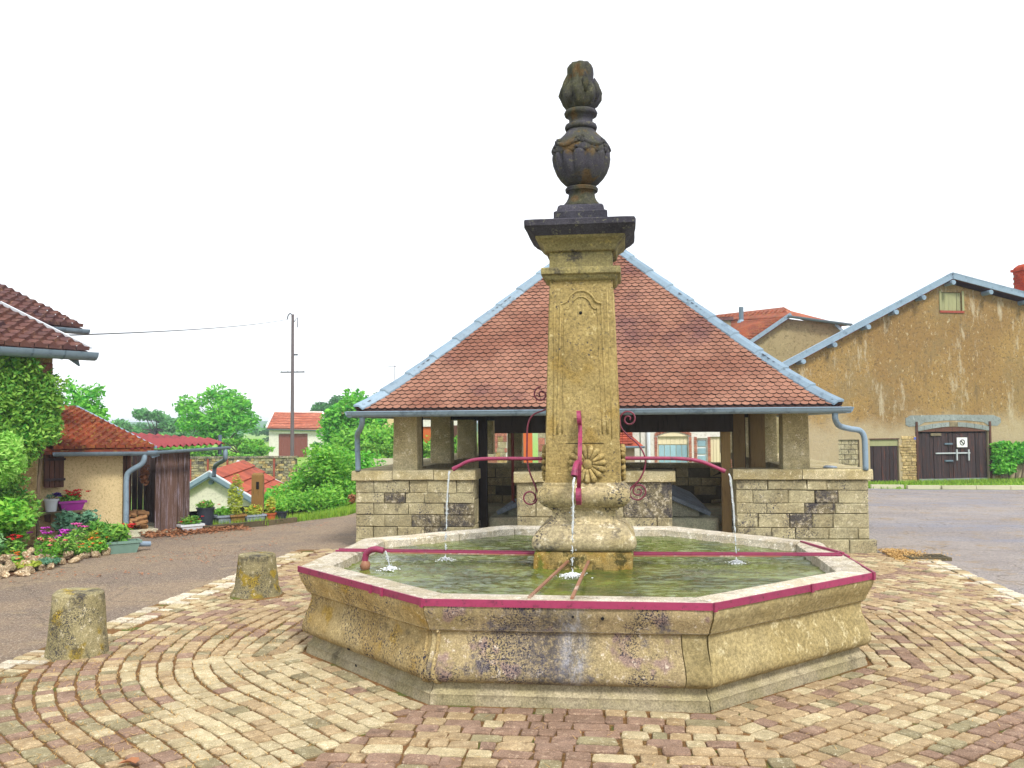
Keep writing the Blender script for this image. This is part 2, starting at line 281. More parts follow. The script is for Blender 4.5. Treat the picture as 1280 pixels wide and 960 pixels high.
# ------------------------------------------------------------------ mesh helpers
class MB:
    def __init__(s): s.v = []; s.f = []; s.mi = []
    def add(s, vs, fs, mi=0):
        o = len(s.v); s.v += [tuple(x) for x in vs]; s.f += [tuple(i+o for i in q) for q in fs]; s.mi += [mi]*len(fs); return s
    def box(s, x0, x1, y0, y1, z0, z1, j=0, mi=0):
        vs = [Vector((x, y, z)) for z in (z0, z1) for x, y in ((x0, y0), (x1, y0), (x1, y1), (x0, y1))]
        if j: vs = [v+Vector((random.uniform(-j, j), random.uniform(-j, j), random.uniform(-j, j))) for v in vs]
        return s.add(vs, [(0, 3, 2, 1), (4, 5, 6, 7), (0, 1, 5, 4), (1, 2, 6, 5), (2, 3, 7, 6), (3, 0, 4, 7)], mi)
    def bbox(s, x0, x1, y0, y1, z0, z1, bv=.01, j=0, mi=0):
        # block bevelled on the outer side y0 and along top/bottom edges
        n = len(s.v); bm_ = []
        pr = [(x0, x1, z0, z1, y1), (x0, x1, z0, z1, y0+bv), (x0+bv, x1-bv, z0+bv, z1-bv, y0)]
        vs = []
        for a, b_, c_, d_, y in pr:
            for x, z in ((a, c_), (b_, c_), (b_, d_), (a, d_)):
                vs.append((x+random.uniform(-j, j), y+(random.uniform(-j, j) if y != y1 else 0), z+random.uniform(-j, j)))
        fs = [(3, 2, 1, 0), (8, 9, 10, 11)]
        for k in (0, 4):
            for i in range(4): fs.append((k+i, k+(i+1) % 4, k+4+(i+1) % 4, k+4+i))
        return s.add(vs, fs, mi)
    def beam(s, A, B, w_, h, up=(0, 0, 1), mi=0):
        A = Vector(A); B = Vector(B); d = (B-A).normalized(); u = Vector(up); sd_ = d.cross(u).normalized(); u = sd_.cross(d)
        vs = [P+sd_*a*w_/2+u*c_*h/2 for P in (A, B) for a, c_ in ((-1, -1), (1, -1), (1, 1), (-1, 1))]
        return s.add(vs, [(0, 1, 2, 3), (7, 6, 5, 4), (0, 4, 5, 1), (1, 5, 6, 2), (2, 6, 7, 3), (3, 7, 4, 0)], mi)
    def tube(s, path, r, n=8, caps=True, mi=0):
        P = [Vector(p) for p in path]; rs = r if isinstance(r, (list, tuple)) else [r]*len(P)
        t = (P[1]-P[0]).normalized(); a = t.orthogonal().normalized(); vs = []
        for i, p in enumerate(P):
            t2 = ((P[min(i+1, len(P)-1)]-P[max(i-1, 0)])).normalized()
            a = (a-t2*a.dot(t2)).normalized(); b_ = t2.cross(a)
            for k in range(n):
                an = 2*math.pi*k/n; vs.append(p+(a*math.cos(an)+b_*math.sin(an))*rs[i])
        fs = [(i*n+k, i*n+(k+1) % n, (i+1)*n+(k+1) % n, (i+1)*n+k) for i in range(len(P)-1) for k in range(n)]
        if caps: fs += [tuple(range(n-1, -1, -1)), tuple((len(P)-1)*n+k for k in range(n))]
        return s.add(vs, fs, mi)
    def sweep(s, prof, A, B, mi=0, caps=True):
        # prof: (side, up) pairs; side = dir x Z
        A = Vector(A); B = Vector(B); d = (B-A).normalized(); sd_ = d.cross(Vector((0, 0, 1))).normalized(); u = sd_.cross(d); n = len(prof)
        vs = [P+sd_*a+u*c_ for P in (A, B) for a, c_ in prof]
        fs = [(k, (k+1) % n, n+(k+1) % n, n+k) for k in range(n)]
        if caps: fs += [tuple(range(n-1, -1, -1)), tuple(range(n, 2*n))]
        return s.add(vs, fs, mi)
    def lathe(s, prof, n=24, c=(0, 0), lob=None, mi=0):
        vs = []; m_ = len(prof)
        for i, (r, z) in enumerate(prof):
            for k in range(n):
                a = 2*math.pi*k/n; q = r*(lob(a, z) if lob else 1); vs.append((c[0]+q*math.cos(a), c[1]+q*math.sin(a), z))
        fs = [(i*n+k, i*n+(k+1) % n, (i+1)*n+(k+1) % n, (i+1)*n+k) for i in range(m_-1) for k in range(n)]
        fs += [tuple(range(n-1, -1, -1)), tuple((m_-1)*n+k for k in range(n))]
        return s.add(vs, fs, mi)
    def squares(s, prof, c=(0, 0), sub=6, j=.0, mi=0):
        # stacked square sections (half width, z), edges subdivided
        vs = []; n = sub*4
        for hw, z in prof:
            for sx in range(4):
                for k in range(sub):
                    t = -1+2*k/sub; x, y = [(t, -1), (1, t), (-t, 1), (-1, -t)][sx]
                    q = 1
                    if k == 0: q = 1-.018*(hw < 1)
                    nz = noise.noise(Vector((x*hw*4+3, y*hw*4, z*5)))*j
                    vs.append((c[0]+x*hw*q+x*nz, c[1]+y*hw*q+y*nz, z))
        m_ = len(prof)
        fs = [(i*n+k, i*n+(k+1) % n, (i+1)*n+(k+1) % n, (i+1)*n+k) for i in range(m_-1) for k in range(n)]
        fs += [tuple(range(n-1, -1, -1)), tuple((m_-1)*n+k for k in range(n))]
        return s.add(vs, fs, mi)
    def prism(s, poly, y0, y1, mi=0):   # poly in (x,z), front at y0
        n = len(poly); vs = [(x, y0, z) for x, z in poly]+[(x, y1, z) for x, z in poly]
        return s.add(vs, [tuple(range(n)), tuple(range(2*n-1, n-1, -1))]+[(k, n+k, n+(k+1) % n, (k+1) % n) for k in range(n)], mi)
    def slab(s, poly, th, mi=0):        # 3-D polygon given a thickness along its normal (downwards)
        P = [Vector(p) for p in poly]; nr = (P[1]-P[0]).cross(P[2]-P[0]).normalized()
        if nr.z < 0: nr = -nr
        n = len(P); vs = P+[p-nr*th for p in P]
        return s.add(vs, [tuple(range(n)), tuple(range(2*n-1, n-1, -1))]+[(k, n+k, n+(k+1) % n, (k+1) % n) for k in range(n)], mi)
    def blob(s, c, r, sub=2, amp=.2, f=2., flat=0, mi=0):
        bm = bmesh.new(); bmesh.ops.create_icosphere(bm, subdivisions=sub, radius=1)
        off = Vector((random.random()*50, 0, 0)); r = Vector(r) if not isinstance(r, (int, float)) else Vector((r, r, r))
        vs = []
        for v in bm.verts:
            q = 1+amp*noise.noise(v.co*f+off)*2; p = Vector((v.co.x*r.x, v.co.y*r.y, v.co.z*r.z))*q; vs.append(p+Vector(c))
        fs = [tuple(v.index for v in f_.verts) for f_ in bm.faces]; bm.free()
        return s.add(vs, fs, mi)
    def mesh(s, name, mats, smooth=False):
        me = bpy.data.meshes.new(name); me.from_pydata(s.v, [], s.f)
        for m_ in (mats if isinstance(mats, (list, tuple)) else [mats]): me.materials.append(M[m_] if isinstance(m_, str) else m_)
        if any(s.mi): me.polygons.foreach_set('material_index', s.mi)
        if smooth: me.polygons.foreach_set('use_smooth', [True]*len(s.f))
        me.update(); return me
    def build(s, name, mats, parent=None, smooth=False, loc=None, kind=None, fix=True):
        me = s.mesh(name, mats, smooth)
        if fix:
            bm = bmesh.new(); bm.from_mesh(me); bmesh.ops.recalc_face_normals(bm, faces=bm.faces); bm.to_mesh(me); bm.free()
        if smooth and smooth != 'all': me.set_sharp_from_angle(angle=R(38))
        return put(name, me, parent, loc, kind)
def put(name, me, parent=None, loc=None, kind=None):
    o = bpy.data.objects.new(name, me); COL.objects.link(o)
    if parent: o.parent = parent
    if loc is not None: o.location = loc
    if kind: o['kind'] = kind
    return o
def thing(name, label, cat, loc=(0, 0, 0), rz=0, group=None):
    o = bpy.data.objects.new(name, None); COL.objects.link(o); o.location = loc; o.rotation_euler = (0, 0, rz); o.empty_display_size = .2
    o['label'] = label; o['category'] = cat
    if group: o['group'] = group
    return o
def tag(o, label, cat, group=None):
    o['label'] = label; o['category'] = cat
    if group: o['group'] = group
    return o
def copy_tree(o, parent=None):
    c = o.copy(); COL.objects.link(c); c.parent = parent
    for ch in list(o.children): copy_tree(ch, c)
    return c
def wall(mb, prof, ops, y0, y1, zb=0, mi=0):
    # gabled wall: prof [(x, ztop)...]; rectangular openings (x0,x1,z0,z1)
    xs = sorted(set([p[0] for p in prof]+[x for o in ops for x in o[:2]]))
    zt = lambda x: np.interp(x, [p[0] for p in prof], [p[1] for p in prof])
    for a, b_ in zip(xs[:-1], xs[1:]):
        cuts = sorted([(o[2], o[3]) for o in ops if o[0] < (a+b_)/2 < o[1]]); z = zb
        for c0, c1 in cuts:
            if c0 > z+1e-4: mb.box(a, b_, y0, y1, z, c0, mi=mi)
            z = c1
        mb.prism([(a, z), (b_, z), (b_, zt(b_)), (a, zt(a))], y0, y1, mi)
HALF = [(-.075*math.cos(a), -.075*math.sin(a)) for a in [math.pi*k/6 for k in range(7)]]
GUT = HALF+[(.062, 0)]+[(.062*math.cos(a), -.062*math.sin(a)) for a in [math.pi*k/6 for k in range(1, 6)]]+[(-.062, 0)]
def gutter(mb, A, B, k=1.): mb.sweep([(x*k, z*k) for x, z in GUT], A, B)
def smooth_path(pts, n=8):
    P = [Vector(p) for p in pts]; P = [P[0]*2-P[1]]+P+[P[-1]*2-P[-2]]; out = []
    for i in range(1, len(P)-2):
        for k in range(n):
            t = k/n; a, b_, c_, d_ = P[i-1:i+3]
            out.append(.5*((2*b_)+(-a+c_)*t+(2*a-5*b_+4*c_-d_)*t*t+(-a+3*b_-3*c_+d_)*t**3))
    out.append(P[-2]); return out
def ground_z(x, y):
    # signed distance beyond the left roadside edge into the little valley
    ex = np.interp(y, [-40, 5, 7, 8.4, 9.3, 11.5, 16, 22, 60], [-11, -10.5, -8.9, -8.1, -7.15, -6.1, -6.0, -8.5, -14])
    d = ex-x
    if d <= 0 or y < 5: return 0.
    d2 = min(d, y-5); drop = min(1, d2/2.6); drop = drop*drop*(3-2*drop)
    fade = np.interp(math.hypot(x, y), [0, 22, 45, 70], [1, 1, .3, .0])
    return float(-2.1*drop*fade)

# ------------------------------------------------------------------ setting: ground
xs = sorted(set(list(np.linspace(-34, 34, 103))+[-1500, -700, -350, -180, -110, -75, -55, -43, 45, 70, 120, 250, 600, 1500]))
ys = sorted(set(list(np.linspace(-16, 60, 115))+[-1500, -400, -100, -40, 70, 85, 110, 160, 250, 450, 900, 2000]))
mb = MB(); nx = len(xs)
mb.v = [(x, y, ground_z(x, y)-.012) for y in ys for x in xs]
mb.f = [(j*nx+i, j*nx+i+1, (j+1)*nx+i+1, (j+1)*nx+i) for j in range(len(ys)-1) for i in range(nx-1)]; mb.mi = [0]*len(mb.f)
mb.build('ground', 'meadow', smooth='all', kind='structure', fix=False)
road_poly = [(-14, -16), (40, -16), (40, 19.6), (9.5, 20.45), (7.0, 21.3), (5.2, 22.9), (-8, 22.9), (-7.2, 18), (-6, 16), (-6.0, 11.5), (-7.15, 9.3), (-8.05, 8.3), (-9.7, 6.4), (-10, 5), (-14, 5)]
me = bpy.data.meshes.new('road'); bm = bmesh.new(); fc = bm.faces.new([bm.verts.new((x, y, 0)) for x, y in road_poly]); bmesh.ops.triangulate(bm, faces=[fc]); bm.to_mesh(me); bm.free(); me.materials.append(M['asphalt'])
put('road', me, kind='structure')
# pale kerb in front of the barn verge
mb = MB()
for i in range(26):
    x0 = 7.2+i*1.0; z = .1
    y0 = 20.32+.0*x0 if x0 > 9.5 else 20.32+(9.5-x0)*.32
    mb.box(x0+.01, x0+.99, y0+.3, y0+.48, -.01, .1, j=.006)
mb.build('kerb', 'gravel', kind='structure')
# far hills
mb = MB(); hx = np.linspace(-600, 300, 70)
prof = lambda x: 4.2+1.6*math.exp(-((x+330)/120)**2)+1.2*math.exp(-((x+150)/60)**2)+.5*math.sin(x*.02)
rows = [(300, -3), (380, .75), (430, 1.), (560, .6), (900, -.5)]
for (y, k) in rows:
    for x in hx: mb.v.append((x, y, prof(x)*k if k > 0 else k*2))
n = len(hx); mb.f = [(j*n+i, j*n+i+1, (j+1)*n+i+1, (j+1)*n+i) for j in range(len(rows)-1) for i in range(n-1)]; mb.mi = [0]*len(mb.f)
mb.build('hills', 'hill', smooth='all', kind='structure', fix=False)
# ------------------------------------------------------------------ setting: pavement of setts
PX0, PX1, PY0, PY1 = -4.95, 4.85, -8.5, 5.75
mb = MB(); mb.box(PX0, PX1, PY0, PY1, -.02, .006)
pavement = mb.build('pavement', 'joint_soil', kind='structure')
CX = .0
def sett_mesh(rs):
    rng = random.Random(rs); n = 8; base = [(-.5, -.38), (-.4, -.5), (.4, -.5), (.5, -.38), (.5, .38), (.4, .5), (-.4, .5), (-.5, .38)]
    base = [(x+rng.uniform(-.05, .05), y+rng.uniform(-.06, .06)) for x, y in base]; vs = []
    for k, z in ((1., -.6), (1., .62), (.91, .95)):
        for x, y in base: vs.append((x*k, y*k, z+(rng.uniform(-.12, .12) if k < 1 else 0)))
    vs.append((rng.uniform(-.1, .1), rng.uniform(-.1, .1), 1.02))
    fs = [(j*n+i, j*n+(i+1) % n, (j+1)*n+(i+1) % n, (j+1)*n+i) for j in (0, 1) for i in range(n)]+[(16+i, 16+(i+1) % n, 24) for i in range(n)]
    return vs, fs
SETT = [sett_mesh(i) for i in range(7)]; CM = ['cob_light', 'cob_beige', 'cob_purple', 'cob_green', 'cob_white']
setts = []    # (x, y, angle, length, width, top, matindex)
def ringpt(a, th):
    # apothem a, direction th (deg); octagon with rounded left corners
    q = (th+22.5) % 45-22.5; ro = a/math.cos(R(q)); t = th % 360
    wl_ = max(0, 1-abs(t-190)/52); wl_ = min(1, wl_*1.6)*min(1, max(0, (a-2.7)/.8))
    wb = (1 if 20 < t < 160 else 0)*.6
    k = max(wl_, wb); r_ = ro*(1-k)+a*1.035*k
    return Vector((CX+r_*math.cos(R(th)), r_*math.sin(R(th)), 0))
PITCH = .137; rr = random.Random(3); a = 2.47; ring = 0
while a < 8.6:
    wdt = PITCH*rr.uniform(.88, 1.16)
    for (t0, t1) in ((247.5, 292.5), (292.5, 337.5), (337.5, 607.5)):
        n = int((t1-t0)*4); P = [ringpt(a+wdt/2, t0+(t1-t0)*i/n) for i in range(n+1)]
        L = [0]
        for p, q in zip(P[:-1], P[1:]): L.append(L[-1]+(q-p).length)
        tot = L[-1]; cuts = [0]
        while cuts[-1] < tot:
            cuts.append(cuts[-1]+(rr.uniform(.11, .30) if t0 == 247.5 else (rr.uniform(.12, .22) if rr.random() < .7 else rr.uniform(.09, .15))))
        sc = tot/cuts[-1]; cuts = [c_*sc for c_ in cuts]
        for c0, c1 in zip(cuts[:-1], cuts[1:]):
            m_ = (c0+c1)/2; i = min(max(np.searchsorted(L, m_)-1, 0), n-1); f_ = (m_-L[i])/(L[i+1]-L[i]+1e-9)
            p = P[i].lerp(P[i+1], f_); d = (P[i+1]-P[i]).normalized()
            x, y = p.x+.03*noise.noise(Vector((p.x*1.1, p.y*1.1, 7))), p.y+.03*noise.noise(Vector((p.x*1.1, p.y*1.1, 17)))
            ring_w = 0
            if not (PX0+.42 < x < PX1-.1 and -7.5 < y < PY1): continue
            if y > 5.75 or (x*x+y*y)**.5 > 12: continue
            th = math.degrees(math.atan2(y, x)) % 360; ns = noise.noise(Vector((x*.6, y*.6, 4)))
            if 202 < th < 247.5: pw = (.72, .16, .05, .07) if a < 3.9+ns*.5 else (.05, .22, .45, .28)
            elif 247.5 <= th < 292.5: pw = (.12, .34, .44, .1)
            elif 292.5 <= th < 337.5: pw = (.18, .55, .2, .07) if a < 3.7+ns*.6 else (.03, .22, .6, .15)
            elif 150 < th <= 202: pw = (.2, .44, .24, .12) if a < 5.2 else (.1, .4, .4, .1)
            else: pw = (.22, .52, .2, .06)
            mi = rr.choices(range(4), pw)[0]
            jt = rr.uniform(.009, .018)
            setts.append((x, y, math.atan2(d.y, d.x)+rr.uniform(-.06, .06), c1-c0-jt*rr.uniform(.7, 1.3), wdt-jt*rr.uniform(.5, 1.)-rr.uniform(0, .012), rr.uniform(.012, .021), mi))
    a += wdt; ring += 1
y = -8.
while y < 5.4:      # pale border rows along both carriageways
    for sx in (-1, 1):
        x = PX0+.2 if sx < 0 else PX1-.02
        wy = rr.uniform(.09, .14)
        for k in range(2):
            if rr.random() > .09: setts.append((x+(k-.5)*.2 if sx < 0 else x+(k-.5)*.2+.02, y+rr.uniform(-.02, .02), rr.uniform(-.08, .08), rr.uniform(.16, .19), wy-.02, rr.uniform(.013, .022), rr.choices(range(5), (.35, .14, .03, .03, .45))[0]))
    y += .128
def inview(x, y):
    d = Vector((x, y, 0))-CAM; z = d.dot(fw)
    if z < .3: return None
    px = 640+FPX*d.dot(r2)/z; py = 480-FPX*d.dot(u2)/z
    return (px, py, z) if -20 < px < 1300 and py < 985 else None
near = sorted([(inview(s_[0], s_[1])[2], i) for i, s_ in enumerate(setts) if inview(s_[0], s_[1])])
indiv = set(i for _, i in near[:300])
SM = {}
for k, (vs, fs) in enumerate(SETT):
    for c_ in range(5):
        q = MB(); q.add(vs, fs); SM[k, c_] = q.mesh('paving_stone', CM[c_])
rest = MB()
for i, (x, y, an, ln, wd, tp, mi) in enumerate(setts):
    k = i % 7
    if i in indiv:
        o = put('paving_stone', SM[k, mi], pavement, (x, y, .006)); o.rotation_euler = (rr.uniform(-.02, .02), rr.uniform(-.02, .02), an); o.scale = (ln, wd, tp)
    else:
        if (x*x+y*y)**.5 < 2.35: continue
        ca, sa = math.cos(an), math.sin(an)
        rest.add([(x+vx*ln*ca-vy*wd*sa, y+vx*ln*sa+vy*wd*ca, .006+vz*tp) for vx, vy, vz in SETT[k][0]], SETT[k][1], mi)
rest.build('paving_stones', CM, pavement, kind='stuff', fix=False)
# straw and needles lying in the joints
mb = MB()
for i in range(5200):
    if i < 3200: x = rr.uniform(-4.6, -1.2); y = rr.uniform(-5.2, .3)
    else: x = rr.uniform(-4.8, 4.7); y = rr.uniform(-5, 4)
    if math.hypot(x, y) < 2.75 or (i < 4000 and noise.noise(Vector((x*1.1, y*1.1, 0))) < -.12): continue
    an = rr.uniform(0, math.pi); l_ = rr.uniform(.012, .035); q = .003; z = rr.uniform(.014, .03); ca, sa = math.cos(an), math.sin(an)
    mb.add([(x-ca*l_-sa*q, y-sa*l_+ca*q, z), (x-ca*l_+sa*q, y-sa*l_-ca*q, z), (x+ca*l_, y+sa*l_, z+.012)], [(0, 1, 2)])
tag(mb.build('straw', 'straw', kind='stuff', fix=False), 'dry straw and pine needles lying in the paving joints', 'straw')
# grate
g_ = thing('drain_grate', 'rusty slotted drain grate at the edge of the paving by the right road', 'drain', (4.9, 5.35, .028), R(4))
mb = MB(); mb.box(-.3, .3, -.2, -.16, -.03, .02); mb.box(-.3, .3, .16, .2, -.03, .02); mb.box(-.3, -.27, -.16, .16, -.03, .02); mb.box(.27, .3, -.16, .16, -.03, .02); mb.build('frame', 'sleeper', g_)
mb = MB(); mb.box(-.27, .27, -.16, .16, -.03, -.02); mb.build('pit', 'black', g_)
for k in range(8): MB().box(-.25+k*.066, -.22+k*.066, -.155, .155, -.015, .016).build('slat', 'sleeper', g_)

# ================================================================== FOUNTAIN
fo = thing('fountain', 'octagonal stone fountain with tall urn topped pillar and four running spouts', 'fountain', (0, 0, 0))
T22 = math.tan(R(22.5))
def side(prof, th, mats, name, t0=-1, t1=1, n=16, j=.006, mi=None, kind=None, gap=.004):
    # extrude a (apothem, z) profile along one octagon side between fractions t0..t1 of the half side
    ca, sa = math.cos(R(th)), math.sin(R(th)); vs = []; m_ = len(prof)
    for i in range(n+1):
        t = t0+(t1-t0)*i/n
        for ap, z in prof:
            l_ = ap*T22*t
            if i == 0: l_ += gap
            if i == n: l_ -= gap
            x = ap*ca-l_*sa; y = ap*sa+l_*ca
            q = noise.noise(Vector((x*2.2, y*2.2, z*3)))*j*1.6+noise.noise(Vector((x*9, y*9, z*9)))*j*.6
            vs.append((x+ca*q, y+sa*q, z+q*.5))
    b_ = MB(); b_.add(vs, [(i*m_+k, i*m_+(k+1) % m_, (i+1)*m_+(k+1) % m_, (i+1)*m_+k) for i in range(n) for k in range(m_)]+[tuple(range(m_-1, -1, -1)), tuple(n*m_+k for k in range(m_))])
    return b_.build(name, mats, fo, smooth=True, kind=kind)
AP = 2.5
plinth_p = [(2.2, -.02), (2.43, -.02), (2.432, .03), (2.42, .06), (2.425, .085), (2.40, .10), (2.385, .125), (2.375, .16), (2.2, .16)]
bv = [(.16, 2.38), (.168, 2.41), (.182, 2.44), (.205, 2.463), (.24, 2.472), (.29, 2.464), (.34, 2.445), (.40, 2.42), (.455, 2.402), (.505, 2.395), (.53, 2.397), (.536, 2.41), (.545, 2.415)]
panel_p = [(2.2, .162)]+[(r_, z) for z, r_ in bv]+[(2.2, .545)]
rim_p = [(2.2, .547), (2.42, .547), (2.43, .58), (2.448, .62), (2.47, .66), (2.485, .70), (2.488, .765), (2.475, .777), (2.25, .777), (2.22, .762), (2.21, .56)]
for th in range(0, 360, 45):
    f_ = th == 270
    side(plinth_p, th, 'plinth_stone', 'plinth_block', n=12)
    if f_:
        side(panel_p, th, 'basin_front', 'panel', -1, .82, n=26, j=.008); side(panel_p, th, 'basin_smooth', 'panel', .82, 1, n=5)
    else: side(panel_p, th, 'basin_stone' if th != 315 else 'basin_smooth', 'panel', n=20, j=.008)
    cuts = {270: (-1, 1), 225: (-1, .15, 1), 315: (-1, 1), 180: (-1, 1), 0: (-1, .4, 1), 135: (-1, -.1, 1), 90: (-1, .1, 1), 45: (-1, 1)}[th]
    for c0, c1 in zip(cuts[:-1], cuts[1:]): side(rim_p, th, ['rim_stone'], 'rim_stone', c0, c1, n=14, j=.009)
# outside of the rim takes the basin colour: lip moulding strip just under the iron strap
for th in (225, 270, 315, 0, 180):
    side([(2.40, .55), (2.428, .552), (2.44, .585), (2.458, .62), (2.48, .66), (2.492, .70), (2.493, .73), (2.47, .73)], th, 'basin_front' if th == 270 else ('basin_smooth' if th == 315 else 'basin_stone'), 'lip', n=16, j=.008)
# corner ribs
k = 1/math.cos(R(22.5)); ca, sa = math.cos(R(247.5)), math.sin(R(247.5))
for off in (-.05, .05):
    MB().tube([((r_*k-.022)*ca-off*sa, (r_*k-.022)*sa+off*ca, z) for z, r_ in bv[0:13]], .016, 8).build('corner_rib', 'basin_stone', fo, smooth='all')
# basin floor and inside
mb = MB(); mb.v = [(2.22/math.cos(R(22.5))*math.cos(R(22.5+45*k)), 2.22/math.cos(R(22.5))*math.sin(R(22.5+45*k)), .2) for k in range(8)]; mb.f = [tuple(range(8))]; mb.mi = [0]
mb.build('basin_floor', 'foot_stone', fo, fix=False)
# iron strap
def strap(th, t0, t1):
    side([(2.492, .732), (2.507, .732), (2.507, .784), (2.492, .784)], th, 'iron_pink', 'iron_strap', t0, t1, n=1, j=0, gap=0)
for th, t0, t1 in ((225, -1, 1), (270, -1, 1), (315, -1, .12), (315, .12, 1), (0, -1, .0)): strap(th, t0, t1)
mb = MB()
for th, t in ((315, .12), (225, .45), (225, .28), (315, -1), (225, 1), (315, .97)):
    ca, sa = math.cos(R(th)), math.sin(R(th)); l_ = 2.507*T22*t*.995; c_ = Vector((2.512*ca-l_*sa, 2.512*sa+l_*ca, .757))
    mb.beam(c_-Vector((-sa, ca, 0))*.016, c_+Vector((-sa, ca, 0))*.014, .014, .066)
mb.build('strap_clip', 'iron_pink', fo)
for px_, py_, r_ in ((-.9, -1.9, .02),): pass
mb = MB(); mb.sweep([(0, 0)]*0 or [(-.011, -.011), (.011, -.011), (.011, .011), (-.011, .011)], (2.5, .05, .79), (2.28, .98, .784)); mb.build('thin_strap', 'iron_pink', fo)
# drain holes
mb = MB()
for th, l_, z, r_ in ((225, -.15, .215, .024), (225, -.1, .07, .012), (270, .26, .66, .012), (270, .05, .67, .009)):
    ca, sa = math.cos(R(th)), math.sin(R(th)); ap = 2.466 if z < .5 else 2.487
    if z < .1: ap = 2.424
    c_ = Vector((ap*ca-l_*sa, ap*sa+l_*ca, z)); mb.tube([c_-Vector((ca, sa, 0))*.02, c_+Vector((ca, sa, 0))*.003], r_, 10)
mb.build('drain_hole', 'black', fo)
# water
WZ = .69
mb = MB(); NW = 230; aw = 2.23; idx = {}
JT = [(1.495, 0), (-1.355, 0), (-.04, -.86), (.04, 1.03), (-1.71, -.63)]
for j in range(NW+1):
    for i in range(NW+1):
        x = -aw+2*aw*i/NW; y = -aw+2*aw*j/NW
        if abs(x)+abs(y) > aw*1.4142+.03: continue
        h = .011*noise.noise(Vector((x*3.2, y*7.5, 1)))+.009*noise.noise(Vector((x*7, y*18, 5)))+.003*noise.noise(Vector((x*22, y*34, 9)))
        for jx, jy in JT:
            d = math.hypot(x-jx, y-jy); h += .008*math.exp(-d*2.4)*math.sin(d*52+noise.noise(Vector((x*5, y*5, 0)))*3)
        if x < -.2 and y < .3: h += .007*noise.noise(Vector((x*14, y*24, 3)))
        idx[i, j] = len(mb.v); mb.v.append((x, y, h))
for (i, j) in list(idx):
    q = [(i, j), (i+1, j), (i+1, j+1), (i, j+1)]
    if all(p in idx for p in q): mb.f.append(tuple(idx[p] for p in q)); mb.mi.append(0)
me = mb.mesh('water', 'water', True)
tag(put('water', me, None, (0, 0, WZ)), 'rippled olive green water filling the octagonal basin', 'water')
# -------- pillar
PC = (.04, 0)
def zz(l): return [(hw, z) for z, hw in l]
sq = lambda name, mat, l, j=.012, sub=6: MB().squares(zz(l), PC, sub, j).build(name, mat, fo, smooth=True)
sq('pillar_foot', 'foot_stone', [(.2, .465), (.5, .465), (.6, .462), (.68, .46), (.75, .458), (.82, .453), (.845, .445), (.85, .43)], .035, 14)
sq('pillar_base', 'base_stone', [(.85, .42), (.86, .45), (.885, .474), (.92, .482), (.965, .48), (.995, .468), (1.012, .445), (1.02, .435), (1.04, .43), (1.06, .415), (1.08, .385), (1.095, .36), (1.10, .345), (1.115, .34), (1.12, .318), (1.15, .305), (1.19, .302), (1.225, .306), (1.232, .335), (1.252, .34), (1.258, .37), (1.27, .39), (1.30, .42), (1.335, .44), (1.385, .442), (1.42, .43), (1.445, .405), (1.455, .385), (1.475, .382), (1.49, .366)], .02, 14)
# tapering shaft with a relief frame on each face
sh0, sh1, hz0, hz1 = 1.49, 3.425, .362, .302
sq('shaft', 'pillar_stone', [(sh0+(sh1-sh0)*i/24, hz0+(hz1-hz0)*i/24) for i in range(25)], .008, 12)
sq('necking', 'cornice_stone', [(3.42, .30), (3.425, .325), (3.445, .345), (3.47, .35), (3.485, .38), (3.52, .385), (3.545, .38), (3.55, .315), (3.56, .31)], .006, 8)
sq('frieze', 'cornice_stone', [(3.555, .308), (3.70, .305)], .004, 6)
sq('cornice', 'cornice_stone', [(3.70, .315), (3.712, .34), (3.735, .35), (3.76, .355), (3.79, .375), (3.815, .41), (3.83, .425), (3.845, .43)], .006, 8)
sq('cornice_top', 'cap_dark', [(3.845, .435), (3.86, .445), (3.90, .50), (3.92, .515), (3.925, .525), (3.975, .53), (3.985, .52), (4.02, .36)], .01, 10)
def face_pt(x, z, out=0):   # point on the front face in pillar coordinates
    hw = hz0+(hz1-hz0)*(z-sh0)/(sh1-sh0); return Vector((x, -hw-out, z))
def relief(rot):
    mb = MB()
    for k, rr_ in ((1., .011), (.80, .008)):
        L = [(-.235*k-.004, 1.95), (-.215*k, 2.6), (-.198*k, 3.10-.02*(1-k)), (-.198*k, 3.19-.1*(1-k)*1.5)]
        top = [(-.17*k, 3.205-.3*(1-k)), (-.135*k, 3.225-.3*(1-k)), (-.10*k, 3.28-.3*(1-k)), (-.05*k, 3.315-.3*(1-k)), (0, 3.325-.3*(1-k))]
        half = L+top; path = half+[(-x, z) for x, z in reversed(half[:-1])]
        mb.tube(smooth_path([face_pt(x, z, .001) for x, z in path], 4), rr_, 6)
    mb.tube([face_pt(-.005, 3.11, -.01), face_pt(-.005, 3.11, .004)], .016, 8, mi=1)
    for s_ in (-1, 1): mb.tube([face_pt(s_*.28, 1.9, .0), face_pt(s_*.262, 2.8, .0), face_pt(s_*.248, 3.35, .0)], .006, 5)
    mb.tube([face_pt(-.16, 1.86, .0), face_pt(.2, 1.862, .0)], .004, 4, mi=1)
    o = mb.build('panel_moulding', ['pillar_stone', 'black'], fo, smooth='all'); o.location = (PC[0], PC[1], 0); o.rotation_euler = (0, 0, rot)
for k in range(4): relief(k*math.pi/2)
